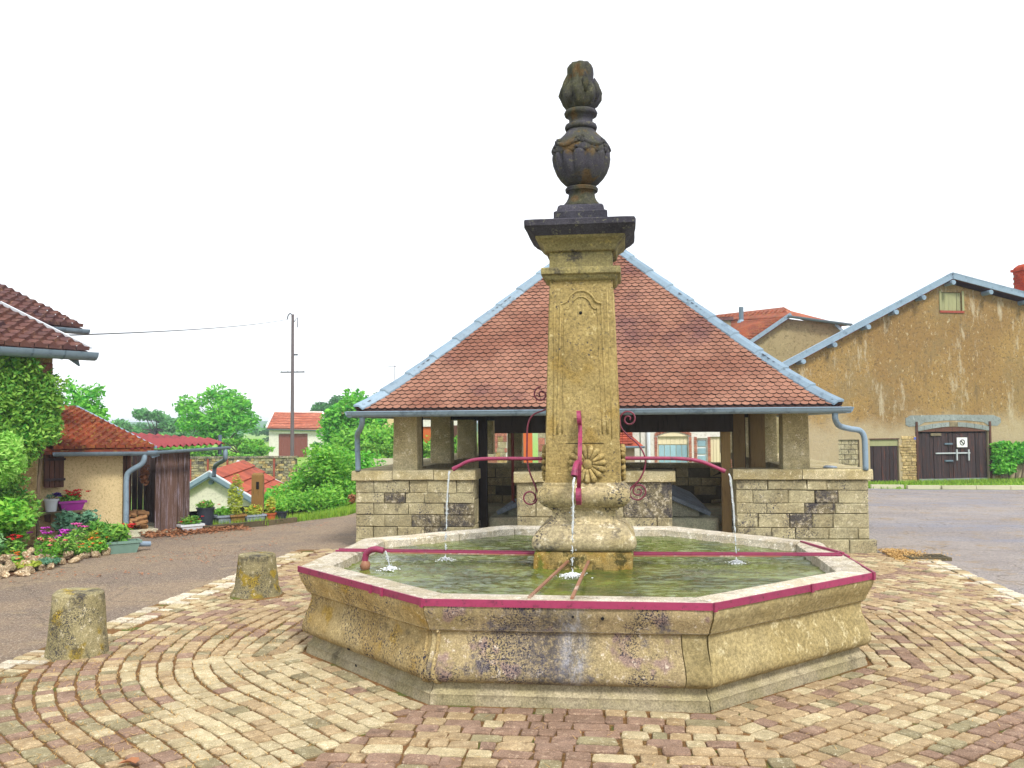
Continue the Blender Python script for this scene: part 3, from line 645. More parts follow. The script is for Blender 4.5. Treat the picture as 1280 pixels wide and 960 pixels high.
def rosette(rot):
    mb = MB(); c_ = Vector((.045, -.36, 1.665))
    for k in range(15):
        a_ = 2*math.pi*k/15+.1; n_ = 0
        pts = [c_+Vector((math.cos(a_)*q, -.012, math.sin(a_)*q)) for q in (.05, .09, .135, .165, .178)]
        mb.tube([p+Vector((0, -yy, 0)) for p, yy in zip(pts, (.015, .012, .01, .006, -.01))], [.012, .018, .028, .026, .012], 8)
    vs0 = len(mb.v)
    mb.blob(c_+Vector((0, -.005, 0)), (.062, .04, .062), 2, .1)
    mb.lathe([(.15, 0), (.15, .02), (.12, .03)], 20); 
    for i in range(len(mb.v)-60, len(mb.v)):
        x, y, z = mb.v[i]; mb.v[i] = (c_.x+x, c_.y+.035-z*1.4, c_.z+y)
    o = mb.build('rosette', 'pillar_stone', fo, smooth='all'); o.location = (PC[0], PC[1], 0); o.rotation_euler = (0, 0, rot)
for k in range(4): rosette(k*math.pi/2)
# -------- urn (part of the stone pillar)
sq('urn_plinth', 'cap_dark', [(3.99, .265), (4.11, .262), (4.125, .235), (4.17, .225), (4.19, .205)], .008, 6)
UC = (.045, 0)
MB().lathe([(.19, 4.17), (.20, 4.20), (.185, 4.225), (.155, 4.26), (.135, 4.30), (.13, 4.34), (.14, 4.355), (.16, 4.36), (.165, 4.385), (.155, 4.40), (.12, 4.41)], 32, UC).build('urn_foot', 'urn_stone', fo, smooth=True)
bowl = [(.12, 4.41), (.17, 4.44), (.215, 4.49), (.25, 4.55), (.275, 4.62), (.285, 4.69), (.282, 4.72)]
MB().lathe(bowl, 96, UC, lob=lambda a_, z: 1+.17*(abs(math.sin(a_*7+.3))**.5-.8)*min(1, max(0, (z-4.42)*9))).build('gadrooned_bowl', 'urn_stone', fo, smooth='all')
MB().lathe([(.27, 4.70), (.287, 4.72), (.283, 4.77), (.262, 4.83), (.225, 4.88), (.175, 4.93), (.14, 4.975), (.128, 4.99)], 40, UC, lob=lambda a_, z: 1+.012*math.sin(a_*5+z*20)).build('urn_shoulder', 'urn_stone', fo, smooth='all')
MB().lathe([(.12, 4.98), (.155, 4.985), (.163, 5.01), (.155, 5.035), (.125, 5.045), (.118, 5.07), (.12, 5.10), (.13, 5.125), (.16, 5.13), (.168, 5.155), (.155, 5.18), (.12, 5.185)], 32, UC).build('urn_neck', 'urn_stone', fo, smooth='all')
mb = MB(); random.seed(5)
for k in range(6):      # festoons and fruit on the shoulder
    a0 = k*math.pi/3+.52
    pts = [(UC[0]+.272*math.cos(a0+t*math.pi/3), UC[1]+.272*math.sin(a0+t*math.pi/3), 4.84-.07*math.sin(math.pi*t)) for t in [i/8 for i in range(9)]]
    pts = [(UC[0]+(x-UC[0])*(1-(z-4.77)*.5), UC[1]+(y-UC[1])*(1-(z-4.77)*.5), z) for x, y, z in pts]
    mb.tube(pts, [.012, .018, .024, .028, .03, .028, .024, .018, .012], 6)
    for q in range(10):
        an = a0+random.uniform(-.13, .13); z = 4.79+random.uniform(-.07, .07); r_ = np.interp(z, [4.7, 4.77, 4.83, 4.88], [.288, .284, .264, .23])
        mb.blob((UC[0]+r_*math.cos(an), UC[1]+r_*math.sin(an), z), random.uniform(.016, .028), 1, .2)
mb.build('garland', 'urn_stone', fo, smooth='all')
fl = [(.10, 5.185), (.135, 5.20), (.165, 5.24), (.188, 5.29), (.195, 5.34), (.188, 5.39), (.165, 5.43), (.138, 5.46), (.128, 5.50), (.128, 5.56), (.122, 5.62), (.10, 5.66), (.05, 5.675)]
def lobf(a_, z): return 1+.26*(abs(math.sin(a_*4+1.3*math.sin(z*8)))**.55-.6)+.09*noise.noise(Vector((a_*3, z*14, 0)))-.04
mb = MB(); mb.lathe(fl, 72, UC, lob=lobf)
for k in range(14):
    an = k*2*math.pi/14+random.uniform(-.1, .1); zb_ = 5.22+(k % 3)*.05
    p_ = [(UC[0]+np.interp(z, [5.18, 5.25, 5.34, 5.45, 5.6], [.13, .17, .19, .16, .13])*math.cos(an+.3*(z-zb_)), UC[1]+np.interp(z, [5.18, 5.25, 5.34, 5.45, 5.6], [.13, .17, .19, .16, .13])*math.sin(an+.3*(z-zb_)), z) for z in (zb_, zb_+.07, zb_+.14, zb_+.22)]
    mb.tube(p_, [.014, .036, .032, .006], 6)
mb.build('flame_finial', 'urn_stone', fo, smooth='all')
# -------- ironwork
random.seed(9)
def spiral(c_, r0, a0, turns, sgn, n=30, r1=.012):
    return [(c_[0]+(r0+(r1-r0)*t)*math.cos(a0+sgn*turns*2*math.pi*t), c_[1]+(r0+(r1-r0)*t)*math.sin(a0+sgn*turns*2*math.pi*t)) for t in [i/n for i in range(n+1)]]
def scroll(name, pl, w_=.0085, rot=0, label=None):
    mb = MB()
    for seg in pl: mb.tube([(x, 0, z) for x, z in seg], w_, 7)
    o = mb.build(name, 'scroll_iron', fo, smooth='all'); o.location = (PC[0], PC[1], 0); o.rotation_euler = (0, 0, rot); return o
def s2(pts, n=6): return [(p.x, p.z) for p in smooth_path([(x, 0, z) for x, z in pts], n)]
scr = [list(reversed(spiral((.44, 2.09), .085, math.pi, 1.6, -1)))+s2([(.355, 2.09), (.365, 2.01), (.43, 1.93), (.53, 1.84), (.59, 1.73), (.592, 1.62), (.54, 1.5), (.46, 1.42), (.44, 1.38)])[1:],
       s2([(.44, 1.38), (.46, 1.32), (.53, 1.30), (.585, 1.34)])+spiral((.525, 1.385), .075, -.6, 1.5, 1)[1:]]
scroll('scroll_bracket', scr)
scl = [list(reversed(spiral((.42, 2.34), .085, 2.2, 1.5, -1)))[:-2],
       s2([(.32, 2.24), (.38, 2.19), (.50, 2.14), (.555, 2.04), (.565, 1.85), (.565, 1.7), (.54, 1.57), (.49, 1.44), (.46, 1.36)]),
       s2([(.46, 1.36), (.46, 1.30)])+spiral((.54, 1.32), .072, math.pi, 1.15, 1, r1=.05)]
# left bracket, bent out of true: mirrored
scroll('scroll_bracket', [[(-x, z) for x, z in s_] for s_ in scl])
scroll('scroll_bracket', scr, rot=math.pi/2)
# front bracket: flat bar seen edge-on
mb = MB()
pts = [Vector((.0, -x, z)) for x, z in scr[0]]
pts = [p+Vector((.03*math.sin((p.z-1.3)*3), 0, 0)) for p in pts]
def flat(mb, pts, w_, t_):
    vs = []
    for i, p in enumerate(pts):
        d = (Vector(pts[min(i+1, len(pts)-1)])-Vector(pts[max(i-1, 0)])).normalized(); nr = Vector((0, d.z, -d.y))
        for a_, b_ in ((-1, -1), (1, -1), (1, 1), (-1, 1)): vs.append(p+Vector((a_*w_, 0, 0))+nr*b_*t_)
    n = len(pts); mb.add(vs, [(i*4+k, i*4+(k+1) % 4, i*4+4+(k+1) % 4, i*4+4+k) for i in range(n-1) for k in range(4)]+[(0, 1, 2, 3), (n*4-1, n*4-2, n*4-3, n*4-4)])
flat(mb, pts, .019, .007); flat(mb, [Vector((.012, -x, z)) for x, z in scr[1]], .024, .008)
o = mb.build('scroll_bracket', 'iron_pink', fo); o.location = (-.005, 0, 0)
def spout(pts, rot, r_=.0185):
    mb = MB(); mb.tube(smooth_path(pts, 6), r_, 12, caps=True)
    p, q = Vector(pts[-1]), Vector(pts[-2]); d = (p-q).normalized(); mb.tube([p-d*.045, p], r_*1.25, 12)
    mb.tube([p-d*.001, p+d*.002], r_*.8, 10, mi=1)
    o = mb.build('spout', ['iron_pink', 'black'], fo, smooth=True); o.location = (PC[0], PC[1], 0); o.rotation_euler = (0, 0, rot); return o
spout([(.33, 0, 1.705), (.6, 0, 1.705), (.93, 0, 1.70), (1.12, 0, 1.675), (1.25, 0, 1.625), (1.36, 0, 1.575)], 0)
spout([(.33, 0, 1.705), (.6, 0, 1.705), (.98, 0, 1.705), (1.14, 0, 1.685), (1.24, 0, 1.64), (1.315, 0, 1.60)], math.pi)
spout([(.33, 0, 1.70), (.6, 0, 1.70), (.8, 0, 1.68), (.95, 0, 1.60)], math.pi/2)
spout([(.33, -.02, 1.665), (.5, -.03, 1.69), (.66, -.045, 1.68), (.74, -.055, 1.635), (.765, -.06, 1.575)], -math.pi/2, .025)
# bucket rests: paired bars left, right and front
def bars(A, B, mat, n='bucket_bar', w_=.022, h=.016): return MB().beam(A, B, w_, h).build(n, mat, fo)
for sy in (-.075, .035):
    bars((-2.46, sy, .792), (-.42, sy, .782), 'iron_pink'); bars((.5, sy, .782), (2.46, sy, .792), 'iron_pink')
    bars((-1.9, sy, .777), (-.42, sy, .767), 'iron_rust', 'bar_underside', .03, .012); bars((.5, sy, .767), (1.9, sy, .777), 'iron_rust', 'bar_underside', .03, .012)
bars((-.27, -2.40, .785), (-.10, -.47, .768), 'iron_rust', w_=.024); bars((.04, -2.40, .785), (.09, -.47, .768), 'iron_rust', w_=.024)
bars((2.5, .0, .788), (2.5, -.15, .788), 'iron_pink')
# inlet hook
MB().tube(smooth_path([(-2.0, -.62, .66), (-2.0, -.62, .80), (-1.97, -.625, .86), (-1.90, -.63, .885), (-1.82, -.63, .87)], 5), .03, 10).build('inlet_pipe', 'iron_pink', fo, smooth=True)
MB().blob((-2.0, -.62, .73), (.05, .05, .06), 2, .1).build('pipe_collar', 'iron_rust', fo, smooth='all')
# falling water
def jet(name, A, drift, lab, zend=WZ):
    mb = MB(); P = []; rs = []; n = 26; h = A[2]-zend
    for i in range(n+1):
        t = i/n; q = math.sqrt(t)
        P.append(Vector((A[0]+drift[0]*q+random.uniform(-.003, .003), A[1]+drift[1]*q, A[2]-h*t))); rs.append(.010*(1-.3*t)*random.uniform(.75, 1.25))
    cut = int(n*.62); mb.tube(P[:cut], rs[:cut], 8)
    for a_ in range(cut-1, n, 3):
        seg = P[a_:min(a_+3, n+1)]
        if len(seg) > 1: mb.tube(seg, [.004]+[random.uniform(.006, .010)]*(len(seg)-2)+[.004], 7)
    for i in range(70):
        t = random.uniform(.25, 1); q = math.sqrt(t); mb.blob((A[0]+drift[0]*q+random.gauss(0, .012), A[1]+drift[1]*q+random.gauss(0, .012), A[2]-h*t), random.uniform(.002, .006), 1, 0)
    tag(mb.build('water_jet', 'jet', smooth='all'), lab, 'water', 'water jets falling from the spouts')
    mb = MB(); e = P[-1]
    for i in range(520 if name else 260):
        an = random.uniform(0, 6.28); q = abs(random.gauss(0, .07 if name else .045)); e_ = random.uniform(.3, 1)
        mb.blob((e.x+q*math.cos(an), e.y+q*math.sin(an), zend+.004+max(0, .035-q*.25)*random.random()), (.010*e_, .009*e_, .004*e_), 1, .3)
    tag(mb.build('splash', 'foam', smooth='all'), lab.replace('stream of water', 'white splash').replace('falling', 'foaming').replace('thin', 'small'), 'splash', 'splashes where the jets land')
jet(0, (1.395+.04, 0, 1.555), (.06, 0), 'thin stream of water falling from the right hand spout into the basin')
jet(0, (-1.345+.04, 0, 1.585), (-.05, 0), 'thin stream of water falling from the left hand spout into the basin')
jet(1, (-.02, -.78, 1.56), (-.02, -.08), 'thin stream of water falling from the front spout between two bars')
jet(0, (.04, .98, 1.56), (0, .05), 'thin stream of water falling behind the pillar')
jet(0, (-1.81, -.63, .865), (.05, 0), 'thin stream of water falling from the hooked pipe at the left rim')

# ================================================================== BOLLARDS
def bollard(loc, rb, rt_, h, label, seed, ped=0):
    t = thing('stone_bollard', label, 'bollard', loc, 0, 'stone bollards beside the fountain'); mb = MB(); vs = []; n = 28
    Z = [0, .1*h, .25*h, .45*h, .65*h, .8*h, .92*h, .97*h, h]
    pr = [(rb*(1.12 if ped and z < .12*h else 1)+(rt_-rb)*(z/h)**.9-(.02 if z == h else 0), z) for z in Z]+[(rt_*.5, h+.006)]
    mb.lathe(pr, n, lob=lambda a_, z: 1+.05*noise.noise(Vector((math.cos(a_)*1.3+seed, math.sin(a_)*1.3, z*3)))+.025*noise.noise(Vector((math.cos(a_)*6+seed, math.sin(a_)*6, z*12))))
    mb.v = [(x, y, z+.015*noise.noise(Vector((x*5+seed, y*5, z)))*(z > .2)) for x, y, z in mb.v]
    mb.build('stone', 'bollard', t, smooth=True)
    if ped: MB().lathe([(rb*1.25, 0), (rb*1.2, .02), (rb*1.02, .045)], 20, lob=lambda a_, z: 1+.06*noise.noise(Vector((math.cos(a_)*2, math.sin(a_)*2, seed)))).build('mortar_collar', 'joint_soil', t, smooth='all')
bollard((-4.47, -1.27, 0), .272, .212, .575, 'mossy stone bollard with flat top, nearer of the two left of the fountain', 3)
bollard((-3.97, 1.60, 0), .275, .215, .52, 'leaning conical stone bollard close behind the left corner of the basin', 11, 1)
def leaf(x, y, m_, lab, s_=.06, seed=1):
    rn = random.Random(seed); mb = MB(); pts = []
    for k in range(10):
        a_ = 2*math.pi*k/10; q = s_*(1 if k % 2 == 0 else .55)*rn.uniform(.8, 1.2); pts.append((q*math.cos(a_), q*math.sin(a_)*.7, .012+rn.uniform(0, .025)))
    mb.add([(0, 0, .012)]+pts, [(0, 1+k, 1+(k+1) % 10) for k in range(10)]); tag(mb.build('fallen_leaf', m_, loc=(x, y, .03), fix=False), lab, 'leaf')
leaf(-2.52, -3.82, 'dead_leaf', 'curled brown dry leaf lying on the paving at lower left', .075, 1)
leaf(-1.42, -3.93, 'dead_yellow', 'small yellow fallen leaf on the paving before the fountain', .045, 2)

# ================================================================== WASH HOUSE (lavoir)
lv = thing('wash_house', 'open sided stone wash house under a hipped rose tiled roof behind the fountain', 'wash house', (0, 0, 0))
def blockwork(parent, mb_core, x0, x1, z0, z1, yf, seed, ch=.185, wr=(.3, .62), quoin=None, mats=('ashlar', 'ashlar_lichen'), lich=.3, axis='y', sgn=1, merge=False, depth=.14):
    # courses of separate dressed blocks in front of a recessed core; returns nothing
    rn = random.Random(seed); nrow = max(1, round((z1-z0)/ch)); hz = (z1-z0)/nrow; mg = MB()
    hs = [rn.uniform(.82, 1.2) for _ in range(nrow)]; zs_ = [z0]
    for h_ in hs: zs_.append(zs_[-1]+h_*(z1-z0)/sum(hs))
    for r_ in range(nrow):
        x = x0; cuts = [x0]
        first = quoin == 'left'
        while x < x1-.02:
            w_ = rn.uniform(*wr)
            if x == x0: w_ = (.3 if r_ % 2 else .5)+(rn.uniform(-.04, .04))
            x = min(x1, x+w_)
            if x1-x < .16: x = x1
            cuts.append(x)
        for a_, b_ in zip(cuts[:-1], cuts[1:]):
            mb = MB(); out = rn.uniform(-.01, .012); g = rn.uniform(.002, .007)
            mb.bbox(a_+g, b_-g, -out, depth, zs_[r_]+g*.8, zs_[r_+1]-g*.6, rn.uniform(.008, .016), .004)
            def tr(v):
                X, Y_, Z_ = v
                return (X, yf+Y_*sgn, Z_) if axis == 'y' else (yf+Y_*sgn, X, Z_)
            mb.v = [tr(v) for v in mb.v]
            lm = 1 if rn.random() < lich+(.22 if .25 < (a_-x0)/(x1-x0) < .8 and .15 < r_/nrow < .75 else -.15) else 0
            if merge: mg.add(mb.v, mb.f, lm)
            else: mb.build('stone', mats[lm], parent)
    if merge: mg.build('stones', list(mats), parent, kind='stuff')
WY = 5.9; TOP = 1.31
def core(x0, x1, y0, y1, z0=0, z1=TOP-.16): MB().box(x0, x1, y0, y1, z0, z1).build('wall_core', 'mortar', lv)
def coping(x0, x1, y0, y1, n, z0=TOP-.165, z1=TOP, seed=0, axis='x'):
    rn = random.Random(seed); e = (x1-x0)/n if axis == 'x' else (y1-y0)/n
    for k in range(n):
        mb = MB(); g = .005; q = rn.uniform(-.008, .008)
        a_, b_ = (x0+k*e+g, x0+(k+1)*e-g) if axis == 'x' else (x0, x1)
        c_, d_ = (y0, y1) if axis == 'x' else (y0+k*e+g, y0+(k+1)*e-g)
        m_ = 8; pr = [(0, 0), (0, 1)]; vs = []
        prof = [(c_, z0+.01), (c_+.01, z0), (d_-.01, z0), (d_, z0+.01), (d_, z1-.035), (d_-.03, z1), (c_+.035, z1), (c_+.006, z1-.03)]
        ns = 9
        for i in range(ns+1):
            X = a_+(b_-a_)*i/ns
            for Y_, Z_ in prof: q2 = noise.noise(Vector((X*5, Y_*4, Z_*9+seed)))*.012; vs.append((X, Y_-q2, Z_+q2*.8+q))
        mb.add(vs, [(i*m_+j, i*m_+(j+1) % m_, (i+1)*m_+(j+1) % m_, (i+1)*m_+j) for i in range(ns) for j in range(m_)]+[tuple(range(m_-1, -1, -1)), tuple(ns*m_+j for j in range(m_))])
        mb.build('coping_stone', 'coping', lv, smooth=True)
# front wall in three lengths
core(-4.0, -2.06, WY+.05, WY+.5); blockwork(lv, None, -4.03, -2.02, .0, TOP-.165, WY, 21, lich=.2)
coping(-4.09, -1.99, WY-.05, WY+.56, 3, seed=1)
core(2.26, 4.2, WY+.05, WY+.5); blockwork(lv, None, 2.21, 4.24, .22, TOP-.165, WY, 8, ch=.187, lich=.05)
blockwork(lv, None, 2.16, 4.33, -.02, .22, WY-.09, 4, ch=.24, wr=(.6, .9), lich=.1)
coping(2.16, 4.31, WY-.05, WY+.56, 2, seed=2)
core(-1.28, 1.16, WY+.05, WY+.5); blockwork(lv, None, -1.31, 1.2, .0, TOP-.2, WY, 5, ch=.55, wr=(.7, .9), lich=.35)
coping(-1.36, 1.26, WY-.05, WY+.56, 3, TOP-.2, TOP-.02, seed=3)
# reveals of the front wall openings
for x, s_ in ((-2.02, -1), (-1.31, 1), (1.2, -1), (2.21, 1)):
    blockwork(lv, None, WY+.02, WY+.5, .0, TOP-.17, x+.002*s_, 30+int(x*3), ch=.37, wr=(.48, .5), axis='x', sgn=s_, lich=.1, depth=.05)
# side walls and back wall
YB = 15.1
for x0, x1, fx, s_ in ((-4.03, -3.3, -3.26, -1), (3.3, 4.24, 3.22, 1)):
    core(x0+.03, x1-.0, WY+.5, YB+.4)
    blockwork(lv, None, WY+.5, YB, .0, TOP-.16, fx, 40+s_, wr=(.35, .7), axis='x', sgn=s_, merge=True, lich=-.5, mats=('pillar_pale', 'ashlar'))
    blockwork(lv, None, WY+.5, YB+.4, .0, TOP-.16, x0 if s_ < 0 else x1, 44+s_, wr=(.35, .7), axis='x', sgn=-s_, merge=True)
    coping(min(fx, x0)-.04, max(fx, x1)+.04, WY+.57, YB+.4, 7, seed=5+s_, axis='y')
core(-3.2, 3.2, YB, YB+.4, 0, .92); blockwork(lv, None, -3.25, 3.2, .0, .93, YB, 60, ch=.21, wr=(.3, .6), lich=-.5, mats=('pillar_pale', 'ashlar'))
coping(-3.2, 3.2, YB-.05, YB+.45, 6, .93, 1.05, seed=9)
# pillars
def pillar(x, y, w_=.42, d_=.40, m_='coping', top=2.24, lean=0):
    mb = MB(); n = 5; vs = []; sec = [(-.5, -.47), (-.47, -.5), (.47, -.5), (.5, -.47), (.5, .47), (.47, .5), (-.47, .5), (-.5, .47)]
    for i in range(n+1):
        z0_ = 1.04 if x == -2.42 else TOP-.012; z = z0_+(top-z0_)*i/n
        for a_, b_ in sec:
            q = 1-.05*i/n+.02*noise.noise(Vector((a_*3+x, b_*3+y, z*3))); vs.append((x+a_*w_*q+lean*i/n, y+b_*d_*q, z))
    m8 = 8; mb.add(vs, [(i*m8+j, i*m8+(j+1) % m8, (i+1)*m8+(j+1) % m8, (i+1)*m8+j) for i in range(n) for j in range(m8)]+[tuple(range(7, -1, -1)), tuple(n*m8+j for j in range(m8))])
    mb.build('pillar', 'pillar_pale', lv, smooth=True)
for y in (WY+.28, 9.2, 12.2, 15.25):
    pillar(-3.2, y); pillar(3.17, y)
pillar(-2.42, 15.3, .4)
# timber: ring beams, posts, trusses, rafters
ti = MB()
for (A, B) in (((-3.5, 6.25, 2.31), (3.5, 6.25, 2.31)), ((-3.2, 5.95, 2.32), (-3.2, 15.4, 2.32)), ((3.17, 5.95, 2.32), (3.17, 15.4, 2.32)), ((-3.4, 15.3, 2.32), (3.4, 15.3, 2.32))):
    ti.beam(A, B, .22, .18)
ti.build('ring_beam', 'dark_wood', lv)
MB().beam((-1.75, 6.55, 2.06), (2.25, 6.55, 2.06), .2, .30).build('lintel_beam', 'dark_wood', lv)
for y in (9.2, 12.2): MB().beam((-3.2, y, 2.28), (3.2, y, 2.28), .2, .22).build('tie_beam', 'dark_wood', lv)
for x, y, w_, z0, m_ in ((-2.02, 7.0, .12, 0, 'dark_wood'), (2.17, 6.95, .15, 0, 'tan_wood'), (2.47, 7.6, .2, 0, 'tan_wood'), (2.86, 8.1, .26, 0, 'tan_wood'), (-3.3, 7.6, .09, TOP, 'dark_wood'), (2.95, 11.0, .16, 0, 'dark_wood'), (-2.6, 10.6, .14, 0, 'dark_wood')):
    MB().beam((x, y, z0), (x, y, 2.25), w_, w_, (0, 1, 0)).build('wooden_post', m_, lv)
MB().tube([(-1.65, 8.3, 0), (-1.65, 8.3, .35), (-1.62, 8.3, .6), (-1.66, 8.3, .62), (-1.66, 8.3, 2.2)], .03, 8).build('inside_pipe', 'rust_red', lv)
# roof
RX, HW, RY0, RY1 = -.06, 3.80, 5.30, 15.75
def rz(d): return 2.29+.985*d-.15*(1-math.exp(-d/.5))
rf = MB(); ds = [0, .15, .3, .5, .8, 1.2, 1.8, 2.6, 3.2, HW]
def roof_pt(sd_, u, d, lift=0):
    # sd_: 0 front,1 right,2 back,3 left ; u along eave
    z = rz(d)+lift
    return [(RX+u, RY0+d, z), (RX+HW-d, u, z), (RX-u, RY1-d, z), (RX-HW+d, -u, z)][sd_]
for sd_ in range(4):
    for d0, d1 in zip(ds[:-1], ds[1:]):
        if sd_ in (0, 2): q = [roof_pt(sd_, -(HW-d0), d0), roof_pt(sd_, HW-d0, d0), roof_pt(sd_, HW-d1, d1), roof_pt(sd_, -(HW-d1), d1)]
        elif sd_ == 1: q = [roof_pt(1, RY0+d0, d0), roof_pt(1, RY1-d0, d0), roof_pt(1, RY1-d1, d1), roof_pt(1, RY0+d1, d1)]
        else: q = [roof_pt(3, -(RY1-d0), d0), roof_pt(3, -(RY0+d0), d0), roof_pt(3, -(RY0+d1), d1), roof_pt(3, -(RY1-d1), d1)]
        if d1 == HW and sd_ in (0, 2): q = q[:3]
        rf.add(q, [tuple(range(len(q)))], 0); rf.add([(x, y, z-.07) for x, y, z in q], [tuple(range(len(q)-1, -1, -1))], 1)
roof = rf.build('roof', ['under_tile', 'roof_boards'], lv, fix=False)
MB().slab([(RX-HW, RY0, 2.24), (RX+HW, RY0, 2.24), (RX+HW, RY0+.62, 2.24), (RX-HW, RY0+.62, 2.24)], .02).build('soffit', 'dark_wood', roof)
TW = .125
def tile_geo(w_=TW, L=.17):
    h = w_/2-.003; o = [(-h, L), (-h, .046), (-h*.78, .022), (-h*.4, .005), (0, 0), (h*.4, .005), (h*.78, .022), (h, .046), (h, L)]
    vs = [(x, y, .0) for x, y in o]+[(x, y, -.034) for x, y in o[1:8]]
    return vs, [tuple(range(8, -1, -1))]+[(1+i, 2+i, 10+i, 9+i) for i in range(6)]
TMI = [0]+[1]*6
TV, TF = tile_geo(); q = MB(); q.add(TV, TF); q.mi = list(TMI); TM = q.mesh('tile', ['tile_rose', 'tile_edge_shade'])
dd = [0.]; 
while dd[-1] < HW-.06:
    sl = (rz(dd[-1]+.01)-rz(dd[-1]))/.01; dd.append(dd[-1]+.097/math.sqrt(1+sl*sl))
cnt = 0; rest = MB(); rn = random.Random(2)
for sd_ in range(4):
    for i, d in enumerate(dd):
        sl = (rz(d+.12)-rz(d))/.12; ang = math.atan(sl)-R(9)
        if sd_ in (0, 2): lo, hi = -(HW-d), HW-d
        elif sd_ == 1: lo, hi = RY0+d, RY1-d
        else: lo, hi = -(RY1-d), -(RY0+d)
        u = (math.floor(lo/TW)+(.5 if i % 2 else 0))*TW
        while u < hi:
            u += TW
            if u-TW*.4 < lo or u+TW*.4 > hi: continue
            P = Vector(roof_pt(sd_, u, d, .044+rn.uniform(-.003, .003))); a2 = ang+rn.uniform(-.03, .03)
            rot = Matrix.Rotation([0, math.pi/2, math.pi, -math.pi/2][sd_], 3, 'Z') @ Matrix.Rotation(a2, 3, 'X') @ Matrix.Rotation(rn.uniform(-.02, .02), 3, 'Z')
            if sd_ == 0 and cnt < 300:
                o = put('tile', TM, roof); m_ = rot.to_4x4(); m_.translation = P; o.matrix_world = m_; cnt += 1
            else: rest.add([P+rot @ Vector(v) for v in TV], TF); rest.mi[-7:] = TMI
rest.build('tiles', ['tile_rose', 'tile_edge_shade'], roof, kind='stuff', fix=False)
# hip flashings in lengths, ridge flashing, gutters
W_ = .15
for sx, sy in ((-1, 0), (1, 0), (-1, 1), (1, 1)):
    def hp(d, off, face, lift):     # point beside the hip, 'off' away from it along the eave of that face
        dx, dy = (off, 0) if face == 'f' else (0, off)
        x = RX+sx*(HW-d-dx); y = RY0+d+dy if sy == 0 else RY1-d-dy
        return Vector((x, y, rz(d)+lift))
    L = list(np.arange(-.02, HW-.1, .34))+[HW]
    for d0, d1 in zip(L[:-1], L[1:]):
        mb = MB(); vs = []
        for d, e in ((d0, .03), ((d0+d1)/2, .015), (d1+.012 if d1 < HW else d1, 0)):
            k = 0 if d >= HW else 1
            row = [hp(d, W_*k, 'f', .035+e), hp(d, W_*.55*k, 'f', .085+e), hp(d, 0, 'f', .09+e), hp(d, W_*.55*k, 's', .085+e), hp(d, W_*k, 's', .035+e)]
            vs += row+[p-Vector((0, 0, .03)) for p in row]
        fs = []
        for r_ in range(2):
            o_ = r_*10
            for c_ in range(4): fs += [(o_+c_, o_+c_+1, o_+c_+11, o_+c_+10), (o_+5+c_+1, o_+5+c_, o_+15+c_, o_+15+c_+1)]
            fs += [(o_, o_+10, o_+15, o_+5), (o_+4, o_+9, o_+19, o_+14)]
        fs += [(0, 5, 6, 1), (1, 6, 7, 2), (2, 7, 8, 3), (3, 8, 9, 4), (20, 21, 26, 25), (21, 22, 27, 26), (22, 23, 28, 27), (23, 24, 29, 28)]
        mb.add(vs, fs); mb.build('hip_flashing', 'zinc', roof)
MB().sweep([(-.2, -.1), (0, .06), (.2, -.1), (0, .0)], (RX, RY0+HW-.02, rz(HW)+.05), (RX, RY1-HW+.02, rz(HW)+.05)).build('ridge_flashing', 'zinc', roof)
EZ = 2.27
for A, B in (((RX-HW-.1, RY0-.06, EZ), (RX+HW+.1, RY0-.06, EZ)), ((RX+HW+.06, RY0-.1, EZ-.003), (RX+HW+.06, RY1+.1, EZ-.003)), ((RX+HW+.1, RY1+.06, EZ), (RX-HW-.1, RY1+.06, EZ)), ((RX-HW-.06, RY1+.1, EZ-.003), (RX-HW-.06, RY0-.1, EZ-.003))):
    mb = MB(); gutter(mb, A, B, 1.05)
    A_, B_ = Vector(A), Vector(B); d_ = (B_-A_).normalized(); sd_v = d_.cross(Vector((0, 0, 1)))
    mb.tube([A_+sd_v*.075+Vector((0, 0, .005)), B_+sd_v*.075+Vector((0, 0, .005))], .012, 6)
    mb.tube([A_-sd_v*.075+Vector((0, 0, .005)), B_-sd_v*.075+Vector((0, 0, .005))], .012, 6)
    mb.build('gutter', 'zinc', lv, smooth=True)
def downpipe(pts, par=None, r_=.045, m_='zinc'):
    mb = MB(); mb.tube(smooth_path(pts, 6), r_, 12)
    return mb.build('downpipe', m_, par, smooth='all')
downpipe([(-3.74, 5.26, 2.2), (-3.74, 5.3, 2.13), (-3.8, 5.42, 2.02), (-3.94, 5.72, 1.93), (-3.98, 5.84, 1.82), (-3.98, 5.86, 1.6), (-3.98, 5.88, 1.30)], lv)
downpipe([(3.62, 5.26, 2.2), (3.63, 5.3, 2.10), (3.72, 5.45, 2.0), (3.95, 5.75, 1.95), (4.12, 5.86, 1.92), (4.19, 5.88, 1.82), (4.20, 5.88, 1.6), (4.20, 5.88, 1.30)], lv)
